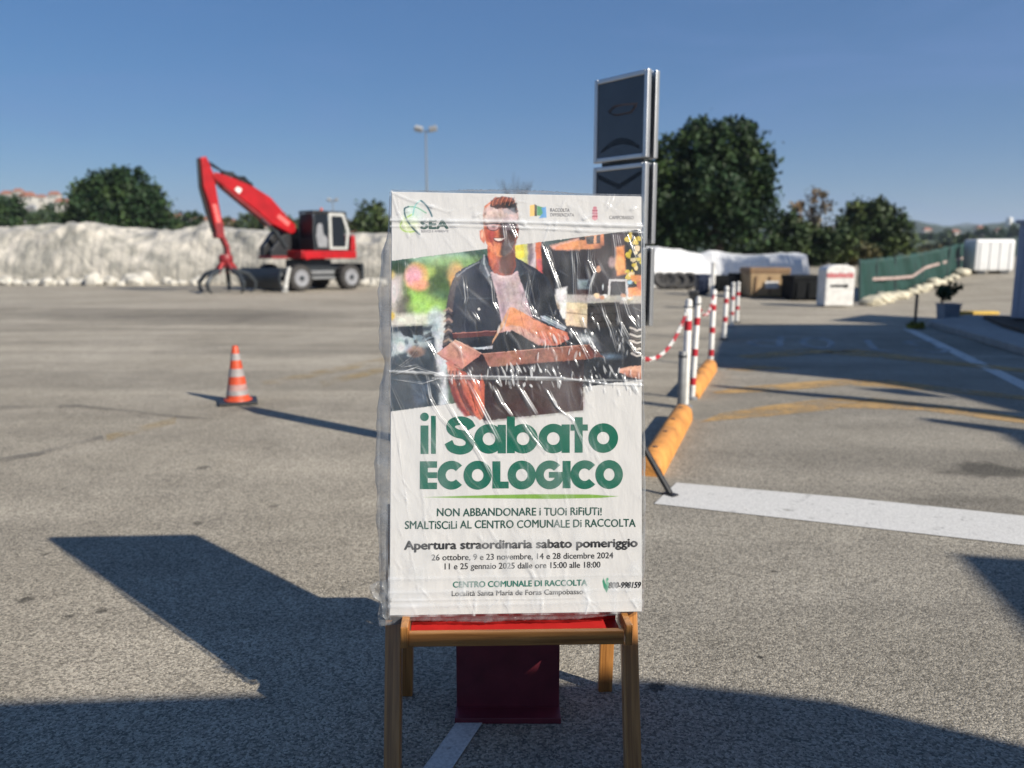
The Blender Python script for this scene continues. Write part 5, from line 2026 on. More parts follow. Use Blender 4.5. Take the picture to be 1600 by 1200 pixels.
mb.build('hydraulic_hoses', M['black'], bo, True)
mb = MB()
for sy in (-.30, .16):
    mb.tube([v3(770, 770, sy), v3(690, 650, sy)], .085, 10)
    mb.tube([v3(690, 650, sy), v3(590, 560, sy)], .045, 8)
mb.build('boom_cylinder', M['dark_steel'], exc, True)
grp = eprism('grapple_link', [(290, 690), (318, 686), (352, 760), (362, 830), (336, 834), (330, 770)], BY - .11, BY + .11, M['exc_dark_red'], exc, .02)
mb = MB()
gx_, gz_ = ev(335, 845, BY)
mb.lathe([(.20, gz_ + .12), (.24, gz_ + .02), (.24, gz_ - .10), (.16, gz_ - .2), (.12, gz_ - .34)], 16, (gx_, BY, 0))
mb.build('rotator', M['exc_dark_red'], grp, True)
for k in range(5):
    a_ = 2 * math.pi * k / 5 + .35
    ca, sa = math.cos(a_), math.sin(a_)
    top = gz_ - .22
    pr_ = [(.12, top), (.34, top - .20), (.74, top - .34), (.98, top - .62), (.96, .12), (.78, .015)]
    pr_ = [(r_, max(z_, .015)) for r_, z_ in pr_]
    mb = MB()
    mb.tube([(gx_ + r_ * ca, BY + r_ * sa, z_) for r_, z_ in pr_], [.06, .075, .085, .08, .06, .02], 8)
    tn = mb.build('tine', M['dark_steel'], grp, True)
    mb = MB()
    mb.tube([(gx_ + .12 * ca, BY + .12 * sa, top + .12), (gx_ + .40 * ca, BY + .40 * sa, top - .28)], .065, 8)
    mb.build('tine_cylinder', M['exc_red'] if k % 2 == 0 else M['exc_dark_red'], tn, True)

# ------------------------------------------------------------------ tarped heaps and sacks
def heap(name, base, tops, depth, m, label, cat, seed, fold=0.22):
    """base: photo points along the foot; tops: (px, py) of the crest line"""
    n = 300
    bx = [p[0] for p in base]
    vs_ = []
    rows = 46
    for i in range(n):
        px = bx[0] + (bx[-1] - bx[0]) * i / (n - 1)
        f = gh(px, float(np.interp(px, bx, [p[1] for p in base])))
        d = ray(px, float(np.interp(px, [p[0] for p in tops], [p[1] for p in tops])))
        away = Vector((f.x, f.y, 0)).normalized() * .25 + Vector((0, .97, 0))
        ht = EYE.z + d.z / d.y * (f.y + depth * .38) - f.z
        for j in range(rows):
            t = j / (rows - 1)
            if t < .40:
                u = t / .40
                o_, z = .36 * u ** 1.3, math.sin(u * math.pi / 2) ** .75
            elif t < .62:
                u = (t - .40) / .22
                o_, z = .36 + .26 * u, 1.0
            else:
                u = (t - .62) / .38
                o_, z = .62 + .38 * u, math.cos(u * math.pi / 2) ** .7
            p = f + away * (o_ * depth)
            q = Vector((p.x * .55, p.y * .5, z * ht * 1.5 + seed * 9 + p.x * .15))
            rid = 1 - abs(mnoise.noise(q * 1.15)) * 2
            rid2 = 1 - abs(mnoise.noise(q * 2.7 + Vector((7, 3, 1)))) * 2
            big_ = mnoise.noise(q * .45)
            w = min(1, 4 * t) * min(1, 4 * (1 - t))
            disp = fold * (rid * .55 + rid2 * .22 + big_ * 1.9) * w
            vs_.append((p.x - away.x * disp, p.y - away.y * disp, f.z + max(0, z * ht * (1 + .05 * rid * w + .035 * rid2 * w))))
    o = np_mesh(name, np.array(vs_), grid_quads(rows, n), m)
    return tag(o, label, cat)


heap('tarped_heap', [(-90, 443), (0, 443), (300, 444), (620, 446), (700, 446)], [(-90, 362), (0, 359), (60, 355), (115, 352), (150, 356), (190, 361), (240, 364), (270, 362), (300, 356), (350, 362), (420, 366), (520, 368), (600, 370), (700, 374)],
     5.0, M['tarp'], 'long heap under a crumpled grey white tarp along the far side of the yard', 'tarped heap', 1, .30)
heap('tarped_heap', [(985, 448), (1040, 448), (1120, 447), (1200, 446), (1266, 444)], [(985, 388), (1020, 388), (1072, 392), (1090, 397), (1102, 400), (1118, 394), (1130, 396), (1160, 398), (1266, 398)],
     3.6, M['tarp_white'], 'low heap under a clean white tarp in front of the big tree', 'tarped heap', 5, .20)

sack_mesh = None


def blob(name, c, size, m, label, cat, group, seed):
    global sack_mesh
    n1, n2 = 18, 12
    vs_ = []
    for j in range(n2 + 1):
        th = math.pi * j / n2
        for i in range(n1):
            ph = 2 * math.pi * i / n1
            v = Vector((math.sin(th) * math.cos(ph), math.sin(th) * math.sin(ph), math.cos(th)))
            r_ = 1 + .38 * mnoise.noise(v * 1.6 + Vector((seed * 3.1, 0, seed))) + .16 * mnoise.noise(v * 4 + Vector((0, seed, 2)))
            v = v * r_
            vs_.append((v.x * size[0] / 2, v.y * size[1] / 2, max(v.z, -.55) * size[2] / 2))
    fs_ = [(j * n1 + i, j * n1 + (i + 1) % n1, (j + 1) * n1 + (i + 1) % n1, (j + 1) * n1 + i) for j in range(n2) for i in range(n1)]
    mb = MB()
    mb.add(vs_, fs_)
    o = mb.build(name, m, None, True, loc=(c[0], c[1], c[2] + size[2] * .27))
    return tag(o, label, cat, group)


rs = random.Random(11)
SACKS = 'white sacks along the foot of the grey tarped heap'
for i in range(22):
    px = 12 + i * 14.5 + rs.uniform(-4, 4)
    c = gp(px, 445.5 + rs.uniform(-.8, .8))
    s_ = rs.uniform(.34, .66) * (1.25 if 128 < px < 170 or 190 < px < 240 else 1)
    blob('white_sack', c, (s_, s_ * .8, s_ * rs.uniform(.6, .95)), M['sack'], 'lumpy white sack weighing down the foot of the grey tarp left of the excavator', 'sack', SACKS, i)
for i in range(4):
    c = gp(556 + i * 13, 447)
    blob('white_sack', c, (.6, .5, .42), M['sack'], 'lumpy white sack at the tarp foot between the excavator and the poster', 'sack', SACKS, 40 + i)

for i, px in enumerate((1031, 1045, 1060, 1076)):
    c = gp(px, 452)
    ty = MB()
    ty.lathe([(.20, 0), (.33, .01), (.36, .06), (.36, .13), (.33, .18), (.20, .19), (.18, .10)], 20)
    o = ty.build('old_tyre', M['tyre'], None, True, loc=c)
    o.rotation_euler = (math.radians(rs.uniform(52, 70)), 0, rs.uniform(-.4, .4))
    o.location.z = .28
    tag(o, 'old dark tyre weighing down the foot of the clean white tarp', 'tyre', 'old tyres along the white tarp')

# ------------------------------------------------------------------ skips and bins behind the posts
def skip(px0, px1, pyb, pyt, depth, m, label, name, lid=None, sign=False, taper=.0):
    a, b = gh(px0, pyb), gh(px1, pyb)
    d = (b - a)
    w = d.length
    h = CAM_H + ray(px0, pyt).z / ray(px0, pyt).y * a.y - a.z
    root = empty(name, (a + b) / 2, label, 'skip' if 'skip' in name else 'bin', rz=math.atan2(d.y, d.x))
    mb = MB()
    tx = w / 2 - taper
    vsb = [(-tx, 0, .06), (tx, 0, .06), (tx, depth, .06), (-tx, depth, .06), (-w / 2, -.03, h * .8), (w / 2, -.03, h * .8), (w / 2, depth, h * .8), (-w / 2, depth, h * .8)]
    mb.add(vsb, [(3, 2, 1, 0), (4, 5, 6, 7), (0, 1, 5, 4), (1, 2, 6, 5), (2, 3, 7, 6), (3, 0, 4, 7)])
    mb.build('body', m, root, bevel=.02)
    mb = MB()
    mb.box((0, depth / 2, h * .9), (w + .05, depth + .08, h * .2 - .01))
    mb.build('lid', lid or m, root, bevel=.03)
    mb = MB()
    for x in (-tx + .12, tx - .12):
        mb.box((x, depth * .5, .031), (.1, depth * .9, .06))
    for k in range(3):
        mb.box(((k - 1) * w * .36, -.035, h * .42), (.05, .05, h * .6))
    mb.build('ribs', lid or m, root)
    if sign:
        mb = MB()
        mb.box((.05, -.066, h * .44), (w * .34, .012, h * .24))
        mb.build('paper_label', M['white'], root)
    return root


skip(1171, 1232, 466, 418, 1.1, M['tan'], 'tan rubbish skip with brown lid and a pale label, behind the striped posts', 'rubbish_skip', M['tan_dark'], True, .05)
skip(1238, 1288, 470, 430, 1.0, M['skip_black'], 'black skip in shade between the tan skip and the white collection bin', 'rubbish_skip')
skip(1149, 1166, 463, 427, .9, M['skip_black'], 'narrow black skip just left of the tan skip', 'rubbish_skip')
skip(1090, 1108, 461, 428, .5, M['navy'], 'navy blue wheelie bin behind the nearest striped posts', 'waste_bin')
skip(1119, 1138, 456, 430, .6, M['skip_black'], 'black waste bin in front of the white tarp, right of the navy bin', 'waste_bin')
skip(1079, 1089, 482, 454, .25, M['black'], 'small black bin between the tops of the two nearest striped posts', 'waste_bin')
# white pole seen over the third post
b = gh(1113, 462)
mbp = empty('white_pole', b, 'plain white pole between the navy bin and the black bin', 'pole')
mb = MB()
mb.tube([(0, 0, 0), (0, 0, 1.02)], .07, 12)
mb.build('shaft', M['white'], mbp, True)
mb = MB()
mb.lathe([(.09, 1.02), (.09, 1.05), (.03, 1.09)], 14)
mb.build('cap', M['white'], mbp, True)

# white collection bin with red lettering band and slot
a, b = gp(1286, 480), gp(1335, 480)
d = Vector((1, .06, 0)).normalized()
w = (b - a).length * .94
hb = CAM_H + ray(1310, 413).z / ray(1310, 413).y * a.y
cb = empty('collection_bin', (a + b) / 2, 'white collection bin with rounded top, red band and dark slot', 'collection bin', rz=math.atan2(d.y, d.x))
mb = MB()
arc_ = [(-w / 2, .03), (w / 2, .03), (w / 2, hb * .86)] + [(w / 2 * math.cos(t), hb * .86 + hb * .13 * math.sin(t)) for t in [math.pi * k / 10 for k in range(1, 10)]] + [(-w / 2, hb * .86)]
mb.prism(arc_, 0, .5, XZ)
mb.build('body', M['white'], cb, bevel=.03)
M['red_print'] = mat('faded_red_print', (0.50, 0.10, 0.11), 0.5, var=.3, scale=20)
mb = MB()
for k in range(9):
    mb.box((-w / 2 + w * (k + .6) / 9.6, -.004, hb * .755 + .01 * math.sin(k * 2)), (w * .075, .006, hb * (.09 if k % 3 else .07)))
mb.box((0, -.003, hb * .70), (w * .92, .004, hb * .022))
mb.build('red_lettering', M['red_print'], cb)
mb = MB()
mb.box((-.03, -.006, hb * .50), (w * .58, .012, hb * .05))
mb.box((w * .22, -.012, hb * .50), (w * .08, .02, hb * .08))
mb.build('slot', M['black'], cb)

# ------------------------------------------------------------------ green netted fence up the ramp, rocks, white tank
fb = [(1341, 472), (1368, 466), (1397, 459), (1438, 448), (1478, 436), (1517, 424)]
ft = [(1341, 406), (1368, 404), (1397, 401), (1442, 394), (1483, 385), (1519, 377)]
FBW = [gh(*p) for p in fb]
FTW = [at(p[0], p[1], w_.y) for p, w_ in zip(ft, FBW)]
fence = empty('netted_fence', FBW[0], 'dark green shade net fence with a pale rail climbing beside the ramp', 'fence')
o0 = FBW[0]
vs_, nxx, nzz = [], 90, 10
for i in range(nxx):
    s_ = i / (nxx - 1) * (len(fb) - 1)
    k = min(int(s_), len(fb) - 2)
    f = s_ - k
    lo, hi = FBW[k].lerp(FBW[k + 1], f), FTW[k].lerp(FTW[k + 1], f)
    for j in range(nzz):
        p = lo.lerp(hi, j / (nzz - 1)) - o0
        wv = .05 * math.sin(s_ * 9 + j * .5) * math.sin(s_ * 3.1) + .025 * math.sin(s_ * 23 + j)
        vs_.append((p.x + wv * .7, p.y - wv * .7, p.z + .012 * math.sin(s_ * 15) * (j == nzz - 1)))
net = np_mesh('net', np.array(vs_), grid_quads(nzz, nxx), M['green_net'], fence)
sol = net.modifiers.new('thickness', 'SOLIDIFY')
sol.thickness = .012
for lo, hi in zip(FBW, FTW):
    mb = MB()
    mb.tube([lo - o0 + Vector((.05, .05, 0)), hi - o0 + Vector((.05, .05, .04))], .03, 8)
    mb.build('post', M['dark_steel'], fence, True)
rl_ = [(1362, 436), (1397, 434.5), (1425, 432), (1446, 418), (1478, 409), (1510, 402)]
rw = []
for x, y in rl_:
    k = max(i for i in range(len(fb)) if fb[i][0] <= x)
    k = min(k, len(fb) - 2)
    f = (x - fb[k][0]) / (fb[k + 1][0] - fb[k][0])
    yy = FBW[k].lerp(FBW[k + 1], f).y - .15
    rw.append(at(x, y, yy) - o0)
for i in range(len(rw) - 1):
    mb = MB()
    p, q = rw[i], rw[i + 1]
    dz = Vector((0, 0, .045))
    t = (q - p).normalized()
    n_ = Vector((t.y, -t.x, 0)).normalized() * .02
    mb.add([p - dz - n_, q - dz - n_, q + dz - n_, p + dz - n_, p - dz + n_, q - dz + n_, q + dz + n_, p + dz + n_], [(0, 1, 2, 3), (7, 6, 5, 4), (0, 4, 5, 1), (3, 2, 6, 7), (1, 5, 6, 2), (0, 3, 7, 4)])
    mb.build('rail', M['pink_rail'], fence)
rs = random.Random(5)
for i in range(15):
    s_ = i / 14
    px = 1360 + 152 * s_
    py = float(np.interp(px, [1360, 1397, 1438, 1478, 1512], [477, 468, 456, 441, 428])) + rs.uniform(-1, 1)
    c = gh(px, py)
    z_ = rs.uniform(.24, .42)
    blob('boulder', c, (z_ * 1.5, z_ * 1.3, z_ * .85), M['rock'], 'pale boulder in the row at the foot of the green fence', 'boulder', 'pale boulders along the green fence', 70 + i)
a, b = gh(1517, 428), gh(1588, 428)
d = b - a
w = d.length
htk = CAM_H + ray(1550, 374).z / ray(1550, 374).y * a.y - a.z
tank = empty('storage_tank', (a + b) / 2, 'white ribbed storage container at the top of the ramp', 'container', rz=math.radians(2))
mb = MB()
mb.box((0, .4, htk / 2 + .05), (w, .8, htk - .10))
mb.build('body', M['tarp_white'], tank, bevel=.09)
mb = MB()
for k in range(4):
    mb.tube([(-w / 2 + w * (k + .5) / 4, .006, .15), (-w / 2 + w * (k + .5) / 4, .006, htk - .12)], .03, 8)
mb.build('ribs', M['tarp_white'], tank, True)
mb = MB()
for x in (-w * .3, w * .3): mb.box((x, .4, .052), (.3, .7, .104))
mb.build('skids', M['dark_steel'], tank)

# ------------------------------------------------------------------ small things by the pavement
b = gp(1429, 512)
sp = empty('sign_post', b, 'thin dark post rising from a low yellow green shrub at the pavement corner', 'post')
hz = CAM_H + ray(1429, 459).z / ray(1429, 459).y * b.y
mb = MB()
mb.tube([(0, 0, 0), (0, 0, hz)], .026, 10)
mb.build('shaft', M['dark_steel'], sp, True)
mb = MB()
mb.lathe([(.09, 0), (.09, .02), (.04, .05)], 14)
mb.build('base', M['dark_steel'], sp, True)


def leaf_cloud(n, blobs, size, seed, flat=0.0, shell=.55):
    """n leaf quads spread in clumps through ellipsoid blobs (cx, cy, cz, rx, ry, rz)"""
    r = np.random.default_rng(seed)
    wts = np.array([b[3] * b[4] * b[5] for b in blobs]) ** .75
    which = r.choice(len(blobs), size=max(10, n // 42), p=wts / wts.sum())
    bl_ = np.array(blobs)
    nc = len(which)
    v = r.normal(size=(nc, 3))
    v /= np.linalg.norm(v, axis=1)[:, None]
    rad_ = (shell + (1 - shell) * r.random(nc) ** .6)[:, None] * (.74 + .42 * r.random(nc))[:, None]
    cc = bl_[which, :3] + v * rad_ * bl_[which, 3:6]
    cs = (.10 + .17 * r.random(nc)) * bl_[which, 3:6].mean(1) + size * .8
    k = r.integers(0, nc, n)
    p = cc[k] + r.normal(size=(n, 3)) * cs[k][:, None] * .55
    nrm = r.normal(size=(n, 3)) + v[k] * .7 + np.array([0, 0, .35])
    nrm /= np.linalg.norm(nrm, axis=1)[:, None]
    a_ = np.cross(nrm, r.normal(size=(n, 3)))
    a_ /= np.linalg.norm(a_, axis=1)[:, None]
    b_ = np.cross(nrm, a_)
    s_ = size * (.6 + .8 * r.random(n))[:, None]
    quad = np.stack([p + a_ * s_, p + b_ * s_ * .55, p - a_ * s_, p - b_ * s_ * .55], 1).reshape(-1, 3)
    return quad, np.arange(4 * n).reshape(-1, 4)


def tree(name, px, D, blobs_px, n, leaf, mats, label, group=None, trunk=.22, seed=1, cat='tree', base_z=None, limbs=7, shell=.55, trunk_top=.8):
    """crown given as photo ellipses (cx, cy, rx, ry) at distance D"""
    b = at(px, 420, D)
    bz = float(ground_h(b.x, b.y)) if base_z is None else base_z
    root = empty(name, (b.x, b.y, bz), label, cat, group)
    k = D / F_PX
    r = random.Random(seed)
    bl = []
    for cx, cy, rx, ry in blobs_px:
        p = at(cx, cy, D)
        ryy = (rx + ry) / 2 * k
        bl.append((p.x - b.x, r.uniform(-.3, .3) * ryy, p.z - bz, rx * k, ryy, ry * k))
    q, f = leaf_cloud(n, bl, leaf, seed, shell=shell)
    q[:, 2] = np.maximum(q[:, 2], .02)
    np_mesh('crown', q, f, mats, root, False)
    top = max(x[2] for x in bl)
    mb = MB()
    h = top * trunk_top
    mb.tube([(0, 0, -.3), (.05 * trunk, .1, h * .3), (-.2 * trunk, 0, h * .65), (.1 * trunk, 0, h)], [trunk * 1.25, trunk, trunk * .7, trunk * .25], 8)
    for i in range(limbs):
        t = bl[i % len(bl)]
        s_ = r.uniform(.25, .6)
        a0 = Vector((0, 0, h * s_))
        e0 = Vector((t[0] + r.uniform(-.6, .6) * t[3], t[1] + r.uniform(-.5, .5) * t[4], t[2] + r.uniform(-.1, .8) * t[5]))
        mb.tube([a0, a0.lerp(e0, .5) + Vector((0, 0, .08 * h)), e0], [trunk * .45, trunk * .3, trunk * .06], 6)
    mb.build('trunk', M['bark'], root, True)
    return root


tree('low_shrub', 1430, b.y - .25, [(1430, 512, 15, 4)], 260, .045, M['hedge_yellow'], 'low yellow green shrub round the foot of the thin dark post', trunk=.01, seed=3, cat='shrub', base_z=0, limbs=3)
b = gp(1480, 503)
pot = empty('planter', b, 'square grey planter on the pavement under the dark shrub', 'planter')
k_ = b.y / F_PX
mb = MB()
hp = 27 * k_
mb.add([(-11 * k_, -11 * k_, 0), (11 * k_, -11 * k_, 0), (11 * k_, 11 * k_, 0), (-11 * k_, 11 * k_, 0), (-13 * k_, -13 * k_, hp), (13 * k_, -13 * k_, hp), (13 * k_, 13 * k_, hp), (-13 * k_, 13 * k_, hp)],
       [(3, 2, 1, 0), (4, 5, 6, 7), (0, 1, 5, 4), (1, 2, 6, 5), (2, 3, 7, 6), (3, 0, 4, 7)])
mb.build('body', M['pot'], pot, bevel=.01)
mb = MB()
mb.box((0, 0, hp + .012), (28 * k_, 28 * k_, .024))
mb.build('rim', M['pot'], pot, bevel=.004)
tree('potted_shrub', 1480, b.y, [(1480, 458, 18, 9), (1470, 462, 12, 8), (1488, 452, 10, 9)], 420, .05, M['leaf_dark'], 'dark rounded shrub growing in the grey planter', trunk=.02, seed=8, cat='shrub', base_z=hp, limbs=5, trunk_top=.9)

# blue grey hut at the right edge
hb_ = gp(1577, 515)
hut = empty('sheet_metal_hut', (hb_.x, hb_.y, .112), 'blue grey sheet metal hut in shade at the right edge, on the flower bed', 'hut', rz=math.radians(-42))
hh_ = CAM_H + ray(1590, 349).z / ray(1590, 349).y * hb_.y - .112
mb = MB()
mb.box((1.0, 1.1, hh_ / 2 + .05), (2.0, 2.2, hh_ - .1))
for k in range(12): mb.box((.08 + k * .165, -.006, hh_ / 2 + .05), (.04, .02, hh_ - .16))
for k in range(12): mb.box((-.006, .1 + k * .18, hh_ / 2 + .05), (.02, .04, hh_ - .16))
mb.build('wall', M['hut'], hut, bevel=.004)
mb = MB()
mb.box((1.0, 1.1, hh_ + .03), (2.12, 2.32, .06))
mb.build('roof', M['hut'], hut, bevel=.01)
mb = MB()
mb.box((1.0, 1.1, .06), (1.9, 2.1, .11))
mb.build('skid_base', M['black'], hut)

# ------------------------------------------------------------------ buildings out of frame that throw the shade
def shade_src(px, py, h):
    """point at height h whose shadow falls on the ground seen at the pixel"""
    return gp(px, py) + SUN * (h / SUN.z)


# canopied gate office close behind the camera
HC = 3.0
c0 = shade_src(0, 1096, HC)
c1 = shade_src(395, 1084, HC)
c2 = shade_src(1003, 1061, HC)
c3 = shade_src(1300, 1094, HC)
c4 = shade_src(1600, 1164, HC)
e_l = c0 + (c0 - c1) * 2.2
e_r = c4 + (c4 - c3) * 1.0
office = empty('gate_office', (c2.x, c2.y - 3, 0), 'low gate office with a flat canopy close behind the camera', 'building')
oo = office.location
rp = [e_l, c0, c1, c1.lerp(c2, .85), c2, c3, c4, e_r, e_r + Vector((-1.0, -6, 0)), e_l + Vector((0, -6.5, 0))]
mb = MB()
mb.prism([(p.x - oo.x, p.y - oo.y) for p in rp], HC - .18, HC, lambda a, b_, c: (a, b_, c))
mb.build('roof', M['concrete'], office)
mb = MB()
wx0, wx1 = e_l.x + .6 - oo.x, e_r.x - 1.6 - oo.x
mb.box(((wx0 + wx1) / 2, -1.2, (HC - .18) / 2), (wx1 - wx0, 3.0, HC - .184))
mb.build('wall', M['plaster'], office)
mb = MB()
for k in range(4):
    mb.box((wx0 + (wx1 - wx0) * (k + .5) / 4, .303, 1.5), (1.2, .02, 1.1))
mb.build('window', M['window'], office)
for t in (.06, .5, .94):
    mb = MB()
    p = Vector((wx0 + (wx1 - wx0) * t, min(c0.y, c4.y) - oo.y - .5, 0))
    mb.tube([p, p + Vector((0, 0, HC - .182))], .06, 12)
    mb.build('column', M['galv'], office, True)
# taller block to the right of it
HT2 = 4.2
k0 = shade_src(1490, 865, HT2)
k1 = shade_src(1600, 987, HT2)
k2 = shade_src(1600, 873, HT2)
dl, dr_ = (k1 - k0).normalized(), (k2 - k0).normalized()
block = empty('office_block', k0 - Vector((0, 0, HT2)), 'two storey cream office block right behind the camera', 'building')
mb = MB()
mb.prism([(0, 0), (dr_.x * 4, dr_.y * 4), (dr_.x * 4 + dl.x * 1.6, dr_.y * 4 + dl.y * 1.6), (dl.x * 1.6, dl.y * 1.6)], 0, HT2, lambda a, b_, c: (a, b_, c))
mb.build('wall', M['plaster'], block)
for z_ in (1.5, 3.2):
    for s_ in (.9, 2.1, 3.2):
        mb = MB()
        c = dr_ * s_
        n_ = Vector((-dr_.y, dr_.x, 0))
        R3 = Matrix.Rotation(math.atan2(dr_.y, dr_.x), 3, 'Z')
        mb.box((c.x + n_.x * .01, c.y + n_.y * .01, z_), (.7, .04, .9), R3)
        mb.build('window', M['window'], block)

# warehouse beside the exit lane, right of the frame, with slats added for striped shade
HW = 6.0
w0 = shade_src(1106, 573, HW)
w1 = shade_src(1132, 507, HW)
wdir = (w1 - w0).normalized()
w2 = shade_src(1600, 647, HW)
wh = empty('warehouse', (w0.x, w0.y, 0), 'cream warehouse with added shade slats right of the exit lane', 'building')
wo = w0
mid_ = shade_src(1235, 578, HW)
mid2 = shade_src(1480, 616, HW)
east = Vector((0.97, -0.25, 0))
w1b = shade_src(1640, 506, HW)
poly = [w0, mid_, mid2, w2, w2 + east * 9, w1b + east * 4, w1b, w1]
mb = MB()
mb.prism([(p.x - wo.x, p.y - wo.y) for p in poly], 0, HW, lambda a, b_, c: (a, b_, c))
mb.build('wall', M['plaster'], wh)
for k in range(4):
    mb = MB()
    p = wdir * (1.0 + 1.25 * k)
    n_ = Vector((-wdir.y, wdir.x, 0))
    mb.box((p.x + n_.x * .01, p.y + n_.y * .01, 3.9), (.8, .05, 1.2), Matrix.Rotation(math.atan2(wdir.y, wdir.x), 3, 'Z'))
    mb.build('window', M['window'], wh)
# unseen slats, added and shaped to lay bars of shade on the lane
for q_ in ([(1112, 601), (1330, 619), (1610, 646), (1610, 658), (1480, 640), (1330, 626), (1112, 604)],
           [(1330, 606), (1400, 607), (1480, 621), (1410, 617)],
           [(1300, 588), (1380, 593), (1430, 603), (1340, 596)],
           [(1440, 652), (1610, 672), (1700, 690), (1700, 760), (1610, 708), (1560, 676), (1440, 657)]):
    pp = [shade_src(x, y, HW - .2) for x, y in q_]
    mb = MB()
    mb.prism([(p.x - wo.x, p.y - wo.y) for p in pp], HW - .26, HW - .2, lambda a, b_, c: (a, b_, c))
    mb.build('shade_slat', M['galv'], wh)

# ------------------------------------------------------------------ lamp masts
def lamp_mast(px, py_top, D, half_px, label, r):
    b = at(px, 430, D)
    top = at(px, py_top, D)
    k = D / F_PX
    root = empty('lamp_mast', (b.x, b.y, 0), label, 'lamp post', 'twin floodlight masts')
    mb = MB()
    mb.tube([(0, 0, 0), (0, 0, top.z)], [r * 1.3, r * .7], 10)
    mb.build('mast', M['galv'], root, True)
    mb = MB()
    mb.tube([(-half_px * k * .7, 0, top.z), (half_px * k * .7, 0, top.z)], r * .6, 8)
    mb.build('cross_arm', M['galv'], root, True)
    for sx in (-1, 1):
        mb = MB()
        mb.box((0, 0, 0), (half_px * k * .75, .5, half_px * k * .42), Matrix.Rotation(math.radians(-14 * sx), 3, 'Y') @ Matrix.Rotation(math.radians(30), 3, 'X'))
        o = mb.build('floodlight', M['lamp_head'], root, bevel=.05)
        o.location = (sx * half_px * k * .68, 0, top.z + half_px * k * .22)


lamp_mast(669, 205, 62, 16, 'tall slim twin floodlight mast rising behind the wrapped poster', .07)
lamp_mast(47, 329, 95, 17, 'pale twin floodlight mast over the tarped heap at far left', .12)
lamp_mast(524, 314, 110, 8, 'small distant twin floodlight mast above the excavator cab', .09)

# ------------------------------------------------------------------ trees
tree('broad_tree', 1118, 42, [(1110, 228, 62, 40), (1060, 250, 42, 40), (1150, 225, 36, 36), (1170, 262, 40, 44), (1110, 290, 82, 56), (1050, 320, 60, 60), (1180, 320, 46, 50), (1110, 350, 92, 44), (1040, 370, 52, 34), (1010, 300, 50, 60), (1085, 205, 26, 20), (1165, 203, 18, 18)],
     20000, .17, M['leaf_dark'], 'large dark green tree right of the grey sign panels', None, .32, 4, limbs=12, shell=.42)
tree('broad_tree', 188, 66, [(182, 298, 50, 34), (150, 312, 36, 32), (222, 308, 34, 30), (130, 335, 26, 26), (242, 330, 26, 26), (185, 335, 74, 34), (175, 282, 30, 20), (205, 284, 24, 18), (112, 348, 16, 16)],
     13000, .22, M['leaf_dark'], 'rounded dark green tree rising behind the left tarped heap', None, .35, 9, limbs=10, shell=.42)
tree('broad_tree', 8, 90, [(5, 330, 32, 26), (-30, 325, 30, 28), (20, 345, 22, 18)], 3200, .26, M['leaf_dark'], 'dark tree cut off by the left edge above the heap', None, .3, 12)
tree('sparse_tree', 1272, 50, [(1272, 312, 28, 20), (1256, 330, 20, 16), (1290, 306, 12, 14), (1282, 345, 30, 26), (1250, 350, 20, 18)], 900, .13, M['leaf_dry'], 'thin half bare greyish tree between the big tree and the rounded one', None, .12, 5, limbs=22, shell=.2)
tree('broad_tree', 1362, 52, [(1356, 342, 40, 26), (1340, 356, 32, 30), (1385, 356, 30, 34), (1372, 334, 22, 18), (1360, 378, 52, 22), (1400, 378, 18, 20)], 9000, .16, M['leaf_mid'], 'rounded olive green tree beyond the near end of the green fence', None, .22, 6, limbs=9, shell=.45)
for i, (bl_, n_, lf, mm, lab) in enumerate([
    ([(1232, 370, 34, 30), (1215, 392, 36, 18)], 3600, .14, 'leaf_mid', 'dark bush below the big tree, above the tan skip'),
    ([(1300, 380, 36, 24), (1285, 400, 36, 14)], 3600, .14, 'leaf_mid', 'low bush behind the white collection bin'),
    ([(1262, 384, 24, 22), (1250, 404, 30, 12)], 2200, .14, 'leaf_olive', 'olive bush between the tan skip and the white bin, behind the white tarp end'),
    ([(1330, 398, 24, 12), (1350, 396, 22, 14)], 1800, .12, 'leaf_olive', 'low olive bush at the near end of the green fence'),
    ([(1190, 400, 40, 16), (1140, 396, 40, 16)], 2600, .14, 'leaf_dark', 'dark low bush directly behind the white tarp')]):
    tree('bush', bl_[0][0], 44 + i, bl_, n_, lf, M[mm], lab, 'bushes between the skips and the trees', .08, 30 + i, 'bush', limbs=4)
